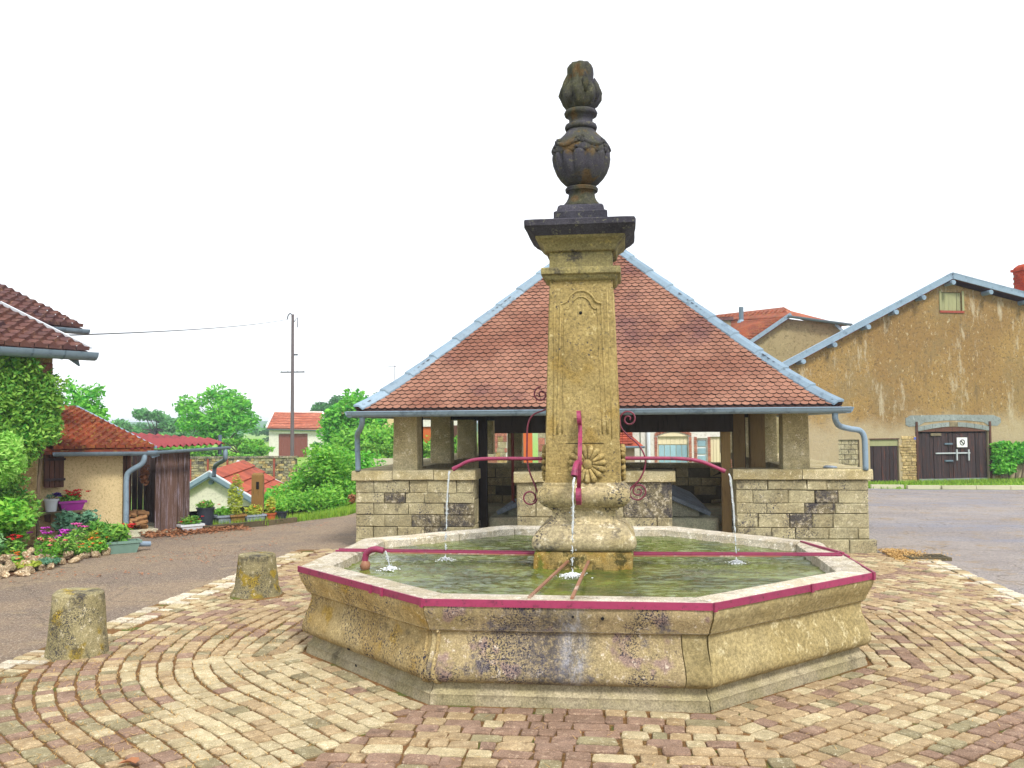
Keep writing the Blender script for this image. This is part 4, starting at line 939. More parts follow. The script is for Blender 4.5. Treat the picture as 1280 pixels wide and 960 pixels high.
# washing basin inside
wb = thing('washing_trough', 'long stone washing trough with sloping slate slabs inside the wash house', 'trough', (0, 6.85, 0))
def rbox(x0, x1, y0, y1, z0, z1, r_, n, m_):
    mb = MB(); vs = []; out = []
    for cx_, cy_, a0 in ((x1-r_, y0+r_, -90), (x1-r_, y1-r_, 0), (x0+r_, y1-r_, 90), (x0+r_, y0+r_, 180)):
        for k in range(6): an = R(a0+18*k); out.append((cx_+r_*math.cos(an), cy_+r_*math.sin(an)))
    m8 = len(out); 
    for z, s_ in ((z0, 0), (z1-.05, 0), (z1-.012, .02), (z1, .06)):
        for x, y in out: vs.append((x-math.copysign(s_, x-(x0+x1)/2), y-math.copysign(s_, y-(y0+y1)/2), z))
    mb.add(vs, [(i*m8+j, i*m8+(j+1) % m8, (i+1)*m8+(j+1) % m8, (i+1)*m8+j) for i in range(3) for j in range(m8)]+[tuple(range(m8-1, -1, -1)), tuple(3*m8+j for j in range(m8))])
    mb.build(n, m_, wb, smooth=True)
rbox(-1.95, 2.05, 0.1, .42, 0, .44, .12, 'trough_front', 'wash_stone'); rbox(-1.95, -1.62, .43, 5.6, 0, .44, .08, 'trough_side', 'wash_stone'); rbox(1.72, 2.05, .43, 5.6, 0, .44, .08, 'trough_side', 'wash_stone'); rbox(-1.95, 2.05, 5.61, 5.95, 0, .44, .1, 'trough_back', 'wash_stone')
MB().box(-1.62, 1.72, .42, 5.6, .05, .3).build('trough_water', 'water', wb)
for s_, x0 in ((1, -1.85), (-1, 1.95)):
    for k, (ya, yb) in enumerate(((.5, 2.9), (2.95, 5.5))):
        MB().slab([(x0, ya, .50), (x0, yb, .50), (x0+s_*.95, yb, .90), (x0+s_*.95, ya, .90)], .07).build('washing_slab', 'slate', wb)
    MB().prism([(x0+s_*.2, .3), (x0+s_*.95, .3), (x0+s_*.95, .80), (x0+s_*.2, .50)], .62, .72).build('slab_support', 'wash_stone', wb)
MB().box(-3.2, 3.2, 5.95, 15.1, -.01, .012).build('wash_floor', 'wash_stone', lv)
# small dark object on the right wall
MB().blob((3.72, 6.15, 1.335), (.12, .1, .03), 2, .25).build('loose_stone', 'slate', lv, smooth='all')

# ================================================================== BARN
def brot(u): return math.atan2(u[1], u[0])
bn = thing('barn', 'tall ochre roughcast barn with blue bargeboards and dark double doors at the right', 'barn', (7.62, 22.67, 0), brot((.951, .31)))
mb = MB(); D_ = .35
wall(mb, [(-1.75, 3.95), (4.23, 6.88), (12, 5.22)], [(2.96, 5.68, 0, 1.74), (1.14, 2.22, 0, 1.53), (4.0, 4.8, 5.92, 6.56), (-.02, .75, .5, 1.5)], 0, D_, -.3)
mb.add([(x+k_*.8, y, z) for x in (-1.75, -1.4) for y, z, k_ in ((D_, -.3, D_), (14, -.3, 14), (14, 3.9, 14), (D_, 3.9, D_))], [(0, 1, 2, 3), (7, 6, 5, 4), (0, 4, 5, 1), (1, 5, 6, 2), (2, 6, 7, 3), (3, 7, 4, 0)]); mb.add([(x+k_*.8, y, z) for x in (11.65, 12) for y, z, k_ in ((D_, -.3, D_), (14, -.3, 14), (14, 5.1, 14), (D_, 5.1, D_))], [(0, 1, 2, 3), (7, 6, 5, 4), (0, 4, 5, 1), (1, 5, 6, 2), (2, 6, 7, 3), (3, 7, 4, 0)]); wall(mb, [(-1.75+11.2, 3.95), (4.23+11.2, 6.88), (12+11.2, 5.22)], [], 13.7, 14, -.3)
mb.build('wall', 'barn_stucco', bn)
def bslope(A, B, out, dep, th, par, m_='tile_red'):
    ax, az = A; bx, bz = B
    k_ = .80; return MB().slab([(ax-out*k_*0, -out, az), (bx, -out, bz), (bx+dep*k_, dep, bz), (ax+dep*k_, dep, az)], th).build('roof', m_, par)
bslope((-2.15, 3.98), (4.23, 7.12), .3, 14.2, .1, bn); bslope((4.231, 7.12), (12.4, 5.37), .3, 14.2, .1, bn)
for A, B in (((-2.2, -.32, 3.90), (4.23, -.32, 7.07)), ((4.23, -.32, 7.07), (12.4, -.32, 5.31))):
    MB().beam(A, B, .05, .17).build('bargeboard', 'zinc', bn)
    MB().beam(Vector(A)+Vector((0, .02, .11)), Vector(B)+Vector((0, .02, .11)), .1, .04).build('verge_strip', 'zinc', bn)
def purlin(x, z):
    MB().tube([(x, -.42, z), (x, .3, z)], .085, 10).build('purlin_end', 'zinc', bn, smooth=True)
for x in (-1.45, -.3, .95, 2.0, 3.05): purlin(x, np.interp(x, [-2.2, 4.23], [3.72, 6.87]))
for x in (4.2, 5.65, 7.1, 8.6, 10.2): purlin(x, np.interp(x, [4.23, 12], [6.84, 5.17]))
def planks(par, x0, x1, z0, z1, y0, n, m_, seed, name='plank', th=.03, ragged=0):
    rn = random.Random(seed); e = (x1-x0)/n
    for k in range(n):
        a_ = x0+k*e; mb = MB(); q_ = rn.uniform(.1, .9)*.012; mb.box(a_+q_*.5, a_+e-.004-q_*.6, y0+rn.uniform(-.012, .012), y0+th, z0+rn.uniform(0, ragged), z1, 0.002); mb.build(name, m_, par)
# big double door
MB().box(2.96, 5.68, .12, .14, 0, 1.74).build('door_backing', 'black', bn)
for x0, x1, sd_ in ((3.0, 4.31, 1), (4.33, 5.64, 2)):
    dl = MB(); dl.box(x0, x1, .085, .115, .03, 1.70); door = dl.build('door', 'black', bn); planks(door, x0, x1, .14, 1.69, .05, 9, 'door_wood', sd_)
    MB().box(x0, x1, .035, .075, .02, .135, .004).build('bottom_rail', 'grey_plaster', door)
arch = [(2.96+2.72*i/12, 1.742+.16*math.sin(math.pi*i/12)) for i in range(13)]
MB().prism([(p[0], p[1]-.0) for p in arch][::-1], -.012, .0).build('arch_shadow_board', 'shutter_wood', bn)
for i in range(9):
    a_, b_ = 2.86+2.92*i/9, 2.86+2.92*(i+1)/9; z = lambda x: 1.745+.17*math.sin(math.pi*min(1, max(0, (x-2.86)/2.92)))
    MB().prism([(a_+.006, z(a_)), (b_-.006, z(b_)), (b_-.006, z(b_)+.15), (a_+.006, z(a_)+.15)], -.035, .0).build('arch_stone', 'grey_plaster' if i != 4 else 'mortar', bn)
q = MB(); pts = [(2.5, 1.98), (2.62, 1.92), (3.0, 1.935), (3.2, 2.06), (4.0, 2.12), (4.8, 2.12), (5.5, 2.06), (5.7, 1.94), (6.05, 1.92), (6.2, 2.05), (6.18, 2.2), (5.9, 2.3), (4.3, 2.32), (2.7, 2.30), (2.5, 2.2)]
q.prism(pts, -.014, 0); q.build('plaster_patch', 'grey_plaster', bn)
for x in (2.9, 5.74): MB().box(x-.035, x+.035, -.05, .06, 0, 2.08, .006).build('door_post', 'shutter_wood', bn)
# bar, brackets, sign
MB().beam((3.62, -.0, 1.0), (4.95, -.0, 1.0), .03, .045).build('lock_bar', 'metal_bar', bn)
for x, a_, b_ in ((4.42, .75, 1.13), (4.88, .74, 1.12)): MB().box(x-.022, x+.022, -.04, -.01, a_, b_).build('bracket', 'metal_bar', bn)
for x, z in ((4.13, 1.32), (4.13, .74)): MB().box(x-.15, x+.15, -.012, .04, z-.025, z+.025).build('hinge_strap', 'zinc_dark', bn)
MB().box(3.45, 3.85, -.01, .04, 1.60, 1.69).build('vent_board', 'mortar', bn)
sg = MB(); sg.box(4.45, 4.84, -.02, .03, 1.2, 1.53); sg = sg.build('notice_board', 'white_paint', bn)
rg = MB(); rg.tube([(4.645+.09*math.cos(t), -.024, 1.365+.09*math.sin(t)) for t in [2*math.pi*k/20 for k in range(21)]], .016, 5); rg.tube([(4.645-.06, -.024, 1.365+.06), (4.645+.06, -.024, 1.365-.06)], .02, 5); rg.build('no_entry_symbol', 'sign_black', sg)
MB().box(2.79, 2.91, -.03, .0, 1.48, 1.56).build('number_plate', simple('plate_blue', '4a5cb0', .4), bn)
# small door, blocked window, loft hatch
dl = MB(); dl.box(1.14, 2.22, .12, .15, 0, 1.53); d2 = dl.build('side_door', 'black', bn); planks(d2, 1.16, 2.2, .02, 1.27, .07, 7, 'door_wood', 6)
MB().box(1.14, 2.22, .05, .11, 1.275, 1.49).build('door_lintel_board', 'green_shut', bn); MB().box(1.1, 2.26, .0, .1, 1.492, 1.53).build('door_lintel', 'shutter_wood', bn)
for k in range(6):
    for j in range(4):
        o_ = .096 if k % 2 else 0; a_ = max(-.02, -.02+j*.25-o_); b_ = min(.75, -.02+(j+1)*.25-o_)
        if b_-a_ > .05: MB().bbox(a_+.006, b_-.006, .06, .2, .5+k*.166+.006, .5+(k+1)*.166-.006, .008).build('brick', 'ashlar', bn)
MB().box(3.93, 4.87, -.04, .0, 5.84, 5.915).build('hatch_sill', 'rust_red', bn); MB().box(3.92, 3.995, -.03, .0, 5.92, 6.6).build('hatch_frame', 'green_shut', bn); MB().box(4.805, 4.88, -.03, .0, 5.92, 6.6).build('hatch_frame', 'green_shut', bn)
hb = MB(); hb.box(4.0, 4.8, .1, .12, 5.92, 6.56); hb = hb.build('hatch', 'black', bn); planks(hb, 4.0, 4.8, 5.93, 6.55, .05, 5, 'green_shut', 3)
# rubble bared beside the doors
rn = random.Random(12)
for (x0, x1, z0, z1) in ((2.3, 2.84, .02, 1.5), (5.85, 6.1, .02, 1.2), (7.3, 7.6, .0, .6)):
    z = z0
    while z < z1:
        h = rn.uniform(.08, .14); x = x0+rn.uniform(-.08, .05)
        while x < x1:
            w_ = rn.uniform(.14, .32); MB().bbox(x+.008, min(x+w_, x1+.05)-.008 if min(x+w_, x1+.05)-x > .06 else x+.06, -.018-rn.uniform(0, .01), .05, z+.006, z+h-.008, .012, .008).build('stone', 'pale_rubble', bn); x += w_
        z += h
# quoins at left corner and chimney
for k in range(20):
    w_ = .42 if k % 2 else .28; MB().bbox(-1.78, -1.78+w_, -.02, .3, .0+k*.195+.008, .195+k*.195-.006, .012, .006).build('quoin', 'pale_rubble', bn)
ch = MB(); ch.box(6.95, 7.65, 1.0, 1.7, 5.9, 7.7); ch = ch.build('chimney', 'mortar', bn)
for k in range(15):
    for f_ in range(2):
        for j in range(3):
            a_ = 6.94+j*.24-(.12 if k % 2 else 0); b_ = a_+.235; a_ = max(a_, 6.94); b_ = min(b_, 7.66)
            if f_ == 0 and b_-a_ > .04: MB().bbox(a_, b_-.006, .98, 1.05, 6.2+k*.095, 6.2+k*.095+.086, .005).build('brick', 'chim_brick', ch)
            if f_ == 1 and b_-a_ > .04: MB().box(6.925, 6.96, a_-5.94, b_-5.95, 6.2+k*.095, 6.2+k*.095+.086).build('brick', 'chim_brick', ch)
mb = MB(); mb.box(6.86, 7.74, .9, 1.8, 7.63, 7.72); mb.squares([(.36, 7.72), (.34, 7.78), (.2, 7.88)], (7.3, 1.35), 3); mb.build('chimney_cap', 'chim_brick', ch)
MB().box(7.1, 7.22, .93, .99, 7.35, 7.5).build('chimney_opening', 'black', ch)
ch.location = (3.15, .4, 0); ch.scale = (.74, .74, 1.0)

# grass verge before the barn
mb = MB(); rn = random.Random(4)
for i in range(9000):
    s_ = rn.uniform(-1.8, 13); dpt = rn.uniform(-.9, -.02); x = 7.62+.951*s_+.31*dpt; y = 22.67+.31*s_-.951*dpt*-1 if 0 else 22.67+.31*s_+.951*dpt
    h = rn.uniform(.05, .16); an = rn.uniform(0, 6.28); q = .02
    mb.add([(x-q*math.cos(an), y-q*math.sin(an), -.01), (x+q*math.cos(an), y+q*math.sin(an), -.01), (x+rn.uniform(-.04, .04), y+rn.uniform(-.04, .04), h)], [(0, 1, 2)])
for i in range(9000):
    x = rn.uniform(7.6, 22); y = rn.uniform(20.9, 24.8)
    if y > 22.2+.326*(x-7.62): continue
    an = rn.uniform(0, 6.28); q = .025; h = rn.uniform(.03, .09)
    mb.add([(x-q*math.cos(an), y-q*math.sin(an), -.01), (x+q*math.cos(an), y+q*math.sin(an), -.01), (x+rn.uniform(-.04, .04), y+rn.uniform(-.04, .04), h)], [(0, 1, 2)])
tag(mb.build('verge_grass', 'grass', kind='stuff', fix=False), 'short green grass along the foot of the barn', 'grass')

# ================================================================== HOUSE BEHIND BARN
hh = thing('old_house', 'old tan house with hipped orange tile roof rising behind the barn', 'house', (5.0, 39.6, 0), R(5))
mb = MB(); wall(mb, [(-1, 4.1), (0, 4.85), (4.15, 7.55), (6.9, 7.15)], [], 0, .4); mb.build('wall', 'far_stucco', hh)
mb = MB(); mb.box(6.5, 6.9, .4, 8, 0, 7.1); mb.build('side_wall', 'far_stucco', hh)
def tilerows(mb, P0, U, V, nu, nv, th=.05, rn=None, lift=.06, curve=0, gap=.012, wave=0):
    # overlapping tiles laid over a parallelogram P0 + u*U + v*V
    P0, U, V = Vector(P0), Vector(U), Vector(V); N = U.cross(V).normalized()
    if N.z < 0: N = -N
    rn = rn or random.Random(1)
    for j in range(nv):
        for i in range(nu):
            a_, b_ = i/nu, (i+1)/nu; u_ = U.normalized(); g = gap/2
            p = P0+U*a_+u_*g+V*(j/nv); q = P0+U*b_-u_*g+V*(j/nv); r_ = V*(1.12/nv); k = N*(lift+rn.uniform(-.008, .008)); z = N*.012; jr = N*rn.uniform(-.006, .006)
            if curve:
                m1 = p.lerp(q, .3)+N*curve; m2 = p.lerp(q, .6)-N*curve*.1
                vs = [p+k, m1+k, m2+k, q+k+jr, q+r_+z, m2+r_+z, m1+r_+z, p+r_+z, p+k-N*th, q+k-N*th]
                mb.add(vs, [(0, 1, 6, 7), (1, 2, 5, 6), (2, 3, 4, 5), (8, 9, 3, 2, 1, 0)])
            else:
                vs = [p+k, q+k+jr, q+r_+z, p+r_+z, p+k-N*th, q+k-N*th]; mb.add(vs, [(0, 1, 2, 3), (4, 5, 1, 0)])
r_ = MB().slab([(-.3, -.25, 4.70), (4.1, -.25, 7.68), (4.6, 2.6, 8.5), (-3, 9.5, 8.4), (-8.5, 6.5, 4.9)], .15).build('roof', 'tile_orange', hh)
MB().slab([(4.1, -.26, 7.70), (7.2, -.3, 7.24), (7.15, 4.5, 7.6), (4.6, 2.6, 8.52)], .12).build('half_hip', 'tile_orange', hh)
mb = MB(); n_ = 0
for j in range(22):      # courses on the big slope
    t = j/22; A = Vector((-.3, -.25, 4.75)).lerp(Vector((4.1, -.25, 7.73)), t); B = Vector((-8.5, 6.5, 4.95)).lerp(Vector((-3, 9.5, 8.45)), t)
    mb.beam(A, B, .1, .05)
for j in range(40):
    t = j/40; A = Vector((-.3, -.25, 4.75)).lerp(Vector((-8.5, 6.5, 4.95)), t); B = Vector((4.35, 1.1, 8.2)).lerp(Vector((-3, 9.5, 8.45)), t); mb.beam(A, B, .06, .06)
mb.build('tile_courses', 'tile_orange', hh, kind='stuff')
MB().beam((-.35, -.36, 4.68), (4.2, -.36, 7.74), .14, .2).build('bargeboard', 'zinc', hh)
mb = MB(); gutter(mb, (4.0, -.42, 7.68), (7.3, -.42, 7.2), 1.6); mb.build('gutter', 'zinc_dark', hh)
MB().beam((6.5, -.3, 7.2), (7.25, -.3, 6.4), .1, .14).build('bargeboard', 'zinc', hh)
c_ = MB(); c_.box(.6, 1.55, 1.8, 2.7, 5.2, 7.75); c_ = c_.build('chimney', 'mortar', hh); MB().box(.5, 1.65, 1.7, 2.8, 7.72, 7.9, .03).build('chimney_cap', 'tile_brown', c_)
MB().tube([(2.15, 2, 7.0), (2.15, 2, 8.45)], .13, 10).build('flue_pipe', 'zinc_dark', hh); MB().lathe([(.3, 7.5), (.16, 7.75)], 12, (2.15, 2)).build('flue_collar', 'zinc', hh)

# ================================================================== HOUSES SEEN THROUGH THE WASH HOUSE
wh = thing('white_house', 'white rendered house with brick arched window seen through the wash house', 'house', (1.1, 25.0, 0), 0)
mb = MB(); wall(mb, [(0, 3.6), (3.6, 3.6)], [(.62, 1.72, .3, 1.62), (2.02, 2.4, .3, 1.55), (2.5, 3.2, .3, 1.6)], 0, .4); mb.box(0, .3, .4, 6, 0, 3.6); mb.build('wall', 'white_wall', wh)
for k in range(11):
    a_, b_ = .5+1.34*k/11, .5+1.34*(k+1)/11; z = lambda x: 1.62+.18*math.sin(math.pi*(x-.5)/1.34)
    MB().prism([(a_+.005, z(a_)), (b_-.005, z(b_)), (b_-.005, z(b_)+.12), (a_+.005, z(a_)+.12)], -.05, .0).build('brick', 'brick', wh)
MB().prism([(.62+1.1*k/10, 1.62+.15*math.sin(math.pi*k/10)) for k in range(11)], -.01, .0).build('tympanum', 'cream_paint', wh)
for x in (.5, 1.74, 1.93, 2.42, 3.21):
    for k in range(9): MB().box(x, x+.1, -.03, .05, .3+k*.145, .3+k*.145+.135, .003).build('brick', 'brick', wh)
wd = MB(); wd.box(.62, 1.72, .12, .15, .3, 1.62); wd = wd.build('window', 'cream_paint', wh)
for k in range(5): MB().box(.66+k*.21, .85+k*.21, .09, .12, .5, 1.3).build('pane', 'glass_blue', wd)
for k in range(7): MB().box(.63+k*.155, .78+k*.155, .08, .12, 1.33, 1.61, .002).build('plank', 'cream_paint', wd)
w2 = MB(); w2.box(2.02, 2.4, .12, .15, .3, 1.55); w2 = w2.build('window', 'white_paint', wh)
for k in range(4): MB().box(2.07, 2.35, .08, .12, .42+k*.28, .62+k*.28).build('pane', 'glass_blue', w2)
d3 = MB(); d3.box(2.5, 3.2, .12, .15, .3, 1.6); d3 = d3.build('door', 'cream_paint', wh)
for k in range(6): MB().box(2.52+k*.113, 2.62+k*.113, .08, .12, .3, 1.58, .002).build('plank', 'cream_paint', d3)
MB().tube([(.28, -.08, .2), (.28, -.08, 3.3)], .07, 8).build('downpipe', 'white_pot', wh)
MB().slab([(-.3, -.3, 3.6), (4.0, -.3, 3.6), (4.0, 3.3, 4.6), (-.3, 3.3, 4.6)], .12).build('roof', 'tile_red', wh)
lt = thing('lean_to', 'low outbuilding with red tile roof beside the white house', 'outbuilding', (-.3, 23.4, 0), 0)
mb = MB(); mb.box(-.9, 1.15, 0, 1.4, 0, 1.34); mb.build('wall', 'barn_stucco', lt)
mb = MB(); mb.slab([(-1.1, -.2, 1.35), (1.45, -.2, 1.32), (.75, 1.5, 1.95), (-1.1, 1.5, 1.95)], .06); tilerows(mb, (-1.1, -.2, 1.38), (2.2, 0, -.02), (0, 1.6, .56), 12, 7); mb.build('roof', 'tile_red', lt)
mb = MB(); gutter(mb, (-1.1, -.28, 1.33), (1.5, -.28, 1.31)); mb.build('gutter', 'zinc', lt)
sh = thing('stone_house', 'rubble stone house with orange door seen between the wash house pillars', 'house', (-4.6, 25.0, 0), 0)
mb = MB(); wall(mb, [(0, 3.3), (5.65, 3.3)], [(.75, 1.9, .2, 2.1)], 0, .4); mb.build('wall', 'white_wall', sh)
MB().box(.98, 1.68, .1, .15, .2, 2.1).build('door', 'orange_door', sh)
rn = random.Random(3)
for (x0, x1) in ((.0, .74), (1.91, 2.7)):
    z = .2
    while z < 3.2:
        h = rn.uniform(.16, .26); x = x0
        while x < x1-.05:
            w_ = min(rn.uniform(.18, .4), x1-x); MB().box(x+.006, x+w_-.006, -.03, 0, z+.006, z+h-.006, .004).build('stone', rn.choice(['pale_rubble', 'brick', 'ashlar']), sh); x += w_
        z += h
MB().tube([(-.28, -.2, 0), (-.28, -.2, 1.25), (-.2, -.2, 1.4), (-.05, -.2, 1.5), (-.05, -.2, 3.2)], .09, 8).build('downpipe', 'zinc', sh)
MB().slab([(-.3, -.3, 3.3), (5.3, -.3, 3.3), (5.3, 3.3, 4.2), (-.3, 3.3, 4.2)], .12).build('roof', 'tile_red', sh)
gg = thing('orange_garage', 'pale garage with orange door far beyond the wash house', 'garage', (-9.6, 34, 0), 0)
mb = MB(); wall(mb, [(0, 2.75), (3.0, 2.75)], [(.2, 1.6, .3, 2.05)], 0, .3); mb.build('wall', 'white_wall', gg); MB().box(.2, 1.6, .1, .15, .3, 2.05).build('door', 'orange_door', gg)
MB().box(2.05, 2.45, -.02, .1, .4, 2.1).build('door', 'shutter_wood', gg); MB().slab([(-.2, -.2, 2.75), (3.2, -.2, 2.75), (3.2, 4, 3.1), (-.2, 4, 3.1)], .1).build('roof', 'tile_far2', gg)
MB().box(-9, -4.7, 23.6, 23.75, 0, .9).build('low_wall', 'gravel', tag(thing('roadside_wall', 'x', 'wall'), 'low pale wall under the clipped hedge beyond the wash house', 'wall'))

# ================================================================== VEGETATION
def leafcloud(blobs, n, size, rn, shell=.35, dens=None, droop=0, lng=1.7, hang=0):
    # many small leaf blades through ellipsoid clumps
    mb = MB(); V = []; F = []; tot = sum(b_[1][0]*b_[1][1]*b_[1][2] for b_ in blobs)**1.
    for c_, r_ in blobs:
        k = max(8, int(n*(r_[0]*r_[1]*r_[2])/tot))
        for _ in range(k):
            d = Vector((rn.gauss(0, 1), rn.gauss(0, 1), rn.gauss(0, 1))).normalized(); q = (rn.random()**shell)
            q *= 1+.28*noise.noise(Vector(c_)+d*1.6)
            p = Vector((c_[0]+d.x*r_[0]*q, c_[1]+d.y*r_[1]*q, c_[2]+d.z*r_[2]*q))
            s_ = size*rn.uniform(.6, 1.35); a_ = Vector((rn.gauss(0, 1), rn.gauss(0, 1), rn.gauss(0, .6)-hang)).normalized(); nr = (d*.8+Vector((rn.gauss(0, .5), rn.gauss(0, .5), rn.gauss(0, .5)+.4))).normalized()
            b_ = a_.cross(nr).normalized(); o = len(V)
            V += [tuple(p-a_*s_*lng*.5), tuple(p+b_*s_*.42), tuple(p+a_*s_*lng*.5-nr*s_*.2), tuple(p-b_*s_*.42)]; F.append((o, o+1, o+2, o+3))
    mb.v = V; mb.f = F; mb.mi = [0]*len(F); return mb
def tree(loc, h, crown, cz, mat, label, seed, n=5000, size=.2, k=16, trunk_r=.16, clump=.26, group='trees beyond the gardens', name='broadleaf_tree'):
    rn = random.Random(seed); t = thing(name, label, 'tree', loc, 0, group); blobs = []
    mt = MB(); mt.tube(smooth_path([(0, 0, 0), (.05*h*.1, 0, h*.25), (0, .02*h, h*.55), (.02*h, 0, h*.8)], 4), [trunk_r*(1-i/14) for i in range(13)], 8)
    k = int(k*2.1); clump *= .86; n = int(n*1.25); size *= .85
    for i in range(k):
        d = Vector((rn.gauss(0, 1), rn.gauss(0, 1), rn.gauss(0, 1))).normalized(); q = rn.uniform(.2, 1.)**.6*rn.choice((.9, .95, 1.12))
        c_ = (d.x*crown[0]*q, d.y*crown[1]*q, cz+d.z*crown[2]*q); e = clump*rn.uniform(.6, 1.2)
        blobs.append((c_, (crown[0]*e, crown[1]*e, crown[2]*e*1.15)))
        mt.tube([(0, 0, h*rn.uniform(.25, .6)), (c_[0]*.6, c_[1]*.6, c_[2]*.85), c_], [trunk_r*.4, trunk_r*.22, trunk_r*.08], 5)
    mt.build('trunk', 'bark', t, smooth='all')
    leafcloud(blobs, n, size, rn).build('crown', mat, t, fix=False); return t
def bush(loc, blobs, mat, label, cat, seed, n, size, name='shrub', group=None, par=None, **kw):
    rn = random.Random(seed); t = thing(name, label, cat, loc, 0, group); mb = MB()
    for c_, r_ in blobs: mb.tube([(c_[0]*.6, c_[1]*.6, 0), c_], [.03, .01], 5)
    mb.build('stem', 'bark', t); leafcloud(blobs, n, size, rn, **kw).build('foliage', mat, t, fix=False); return t
tree((-25.6, 48.2, -.5), 5.0, (2.5, 2.2, 1.75), 3.35, 'leaf_bright', 'bright green spreading tree standing alone left of the utility pole', 1, 5200, .21, 20, .16, .36)
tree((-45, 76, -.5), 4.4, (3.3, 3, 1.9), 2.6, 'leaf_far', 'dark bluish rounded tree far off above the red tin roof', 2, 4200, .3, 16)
tree((-23.0, 28.4, -1), 4.6, (1.7, 1.5, 1.5), 3.45, 'leaf_bright', 'light green tree just right of the vine covered house', 3, 4200, .16, 16, clump=.4)
tree((-12.9, 34.6, -.6), 4.4, (1.7, 1.5, 1.5), 2.95, 'leaf_bright', 'bright green maple like tree left of the wash house roof', 4, 6500, .17, 20, clump=.4)
tree((-11.3, 33, -.6), 3.2, (1.8, 1.4, 1.3), 1.6, 'leaf_green', 'round green tree behind the left gutter pipe of the wash house', 5, 6000, .16, 16, clump=.45)
tree((-30, 85, -.5), 6.0, (3.6, 3, 1.9), 4.2, 'leaf_dark', 'dark green tree showing above the white garage roof', 6, 2600, .3, 14)
tree((-26, 95, -.5), 7.2, (3.2, 3, 2.3), 5.2, 'leaf_dark', 'dark airy tree behind the small gable right of the garage', 7, 1900, .3, 12)
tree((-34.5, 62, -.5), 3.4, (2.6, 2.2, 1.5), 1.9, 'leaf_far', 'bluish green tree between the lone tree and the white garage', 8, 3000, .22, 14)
tree((-33, 52, -.7), 2.6, (3.8, 2, 1.15), 1.1, 'leaf_green', 'low green thicket behind the old stone garden wall', 9, 4200, .2, 14)
tree((-31, 38, -.8), 3.0, (2.6, 2, 1.0), 1.8, 'leaf_yellow', 'yellow green low tree peeping over the tin roof', 10, 2600, .18, 12)
tree((-24.5, 41, -1), 3.0, (3.6, 1.8, 1.15), 1.2, 'leaf_green', 'green hedge like tree in front of the lone bright tree', 11, 4200, .18, 14)
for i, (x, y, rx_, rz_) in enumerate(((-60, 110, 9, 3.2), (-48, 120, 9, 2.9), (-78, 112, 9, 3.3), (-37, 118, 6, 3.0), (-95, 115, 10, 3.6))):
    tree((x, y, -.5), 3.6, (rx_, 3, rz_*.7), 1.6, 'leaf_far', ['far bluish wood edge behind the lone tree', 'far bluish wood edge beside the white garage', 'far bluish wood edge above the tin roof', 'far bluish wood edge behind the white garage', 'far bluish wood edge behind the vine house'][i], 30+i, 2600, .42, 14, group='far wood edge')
tree((-23.2, 45.5, -.6), 2.2, (2.4, 1.4, .95), 1.15, 'leaf_green', 'low green tree filling the gap between the lone tree and the garage', 50, 4200, .17, 12)
tree((-19.0, 52, -.6), 2.0, (2.2, 1.2, .8), 1.0, 'leaf_dark', 'dark low tree at the foot of the garage', 51, 2600, .17, 10)
# bank shrubs by the road
bush((-7.6, 14.8, -.55), [((-.3, .5, 1.2), (.75, .6, .55)), ((.25, 0, 1.55), (.65, .5, .6)), ((-.9, .6, .75), (.7, .6, .4)), ((.6, -.3, .8), (.6, .5, .5)), ((-.2, .3, 1.9), (.4, .4, .3))], 'leaf_green', 'bright green shrub spilling over the bank beside the left road', 'shrub', 5, 6500, .07)
bush((-7.2, 12.6, -.35), [((-.4, .3, .45), (.7, .5, .4)), ((.35, 0, .6), (.6, .5, .42)), ((-1.2, .6, .2), (.6, .5, .3))], 'leaf_green', 'bright green low shrub at the near end of the road bank', 'shrub', 6, 3600, .055)
bush((-8.6, 17.2, -1.0), [((0, 0, 1.1), (.9, .7, .6)), ((-1, 0, .8), (.8, .6, .5)), ((1.2, 0, 1.6), (.9, .7, .8))], 'leaf_bright', 'large green shrub farther down the bank', 'shrub', 7, 7000, .085)
bush((-6.3, 13.2, -.05), [((0, 0, .3), (.1, .1, .12))], 'dead_leaf', 'small rust coloured plant at the left wall of the wash house', 'plant', 8, 260, .05)
bush((-10.2, 33.5, -.4), [((k*.6, 0, 1.0), (.55, .5, 1.0)) for k in range(6)], 'leaf_green', 'green bushes behind the left pillars of the wash house', 'shrub', 9, 5000, .14)
hd = bush((-9.0, 23.8, 0), [((k*.5, 0, 1.2), (.36, .22, .24)) for k in range(9)], 'leaf_vine', 'clipped hedge beyond the wash house above the pale wall', 'hedge', 10, 6000, .06, 'clipped_hedge')
# climber on the barn
bush((13.7, 24.45, 0), [((k*.35-.4, -.15+.11*k+rnk, z), (.3, .16, .24)) for k in range(9) for z, rnk in ((.5, 0), (.85, .02), (1.15, -.02)) if not (k in (2, 3) and z < .8)], 'leaf_bright', 'bright green climber trained on the barn wall right of the double doors', 'climber', 12, 7000, .085, 'climbing_plant')
# grass tufts on the bank
mb = MB(); rn = random.Random(8)
for i in range(42000):
    y = rn.uniform(8.6, 19); ex = np.interp(y, [5, 7, 8.4, 9.3, 11.5, 16, 22], [-10.5, -8.9, -8.1, -7.15, -6.1, -6.0, -8.5]); x = ex+.18-abs(rn.gauss(0, 1.0)); h = rn.uniform(.05, .22)
    an = rn.uniform(0, 6.28); q = .012; z = ground_z(x, y)-.01
    mb.add([(x-q*math.cos(an), y-q*math.sin(an), z), (x+q*math.cos(an), y+q*math.sin(an), z), (x+rn.uniform(-.04, .04), y+rn.uniform(-.04, .04), z+h)], [(0, 1, 2)])
tag(mb.build('bank_grass', 'grass', kind='stuff', fix=False), 'rough yellow green grass on the road bank', 'grass')

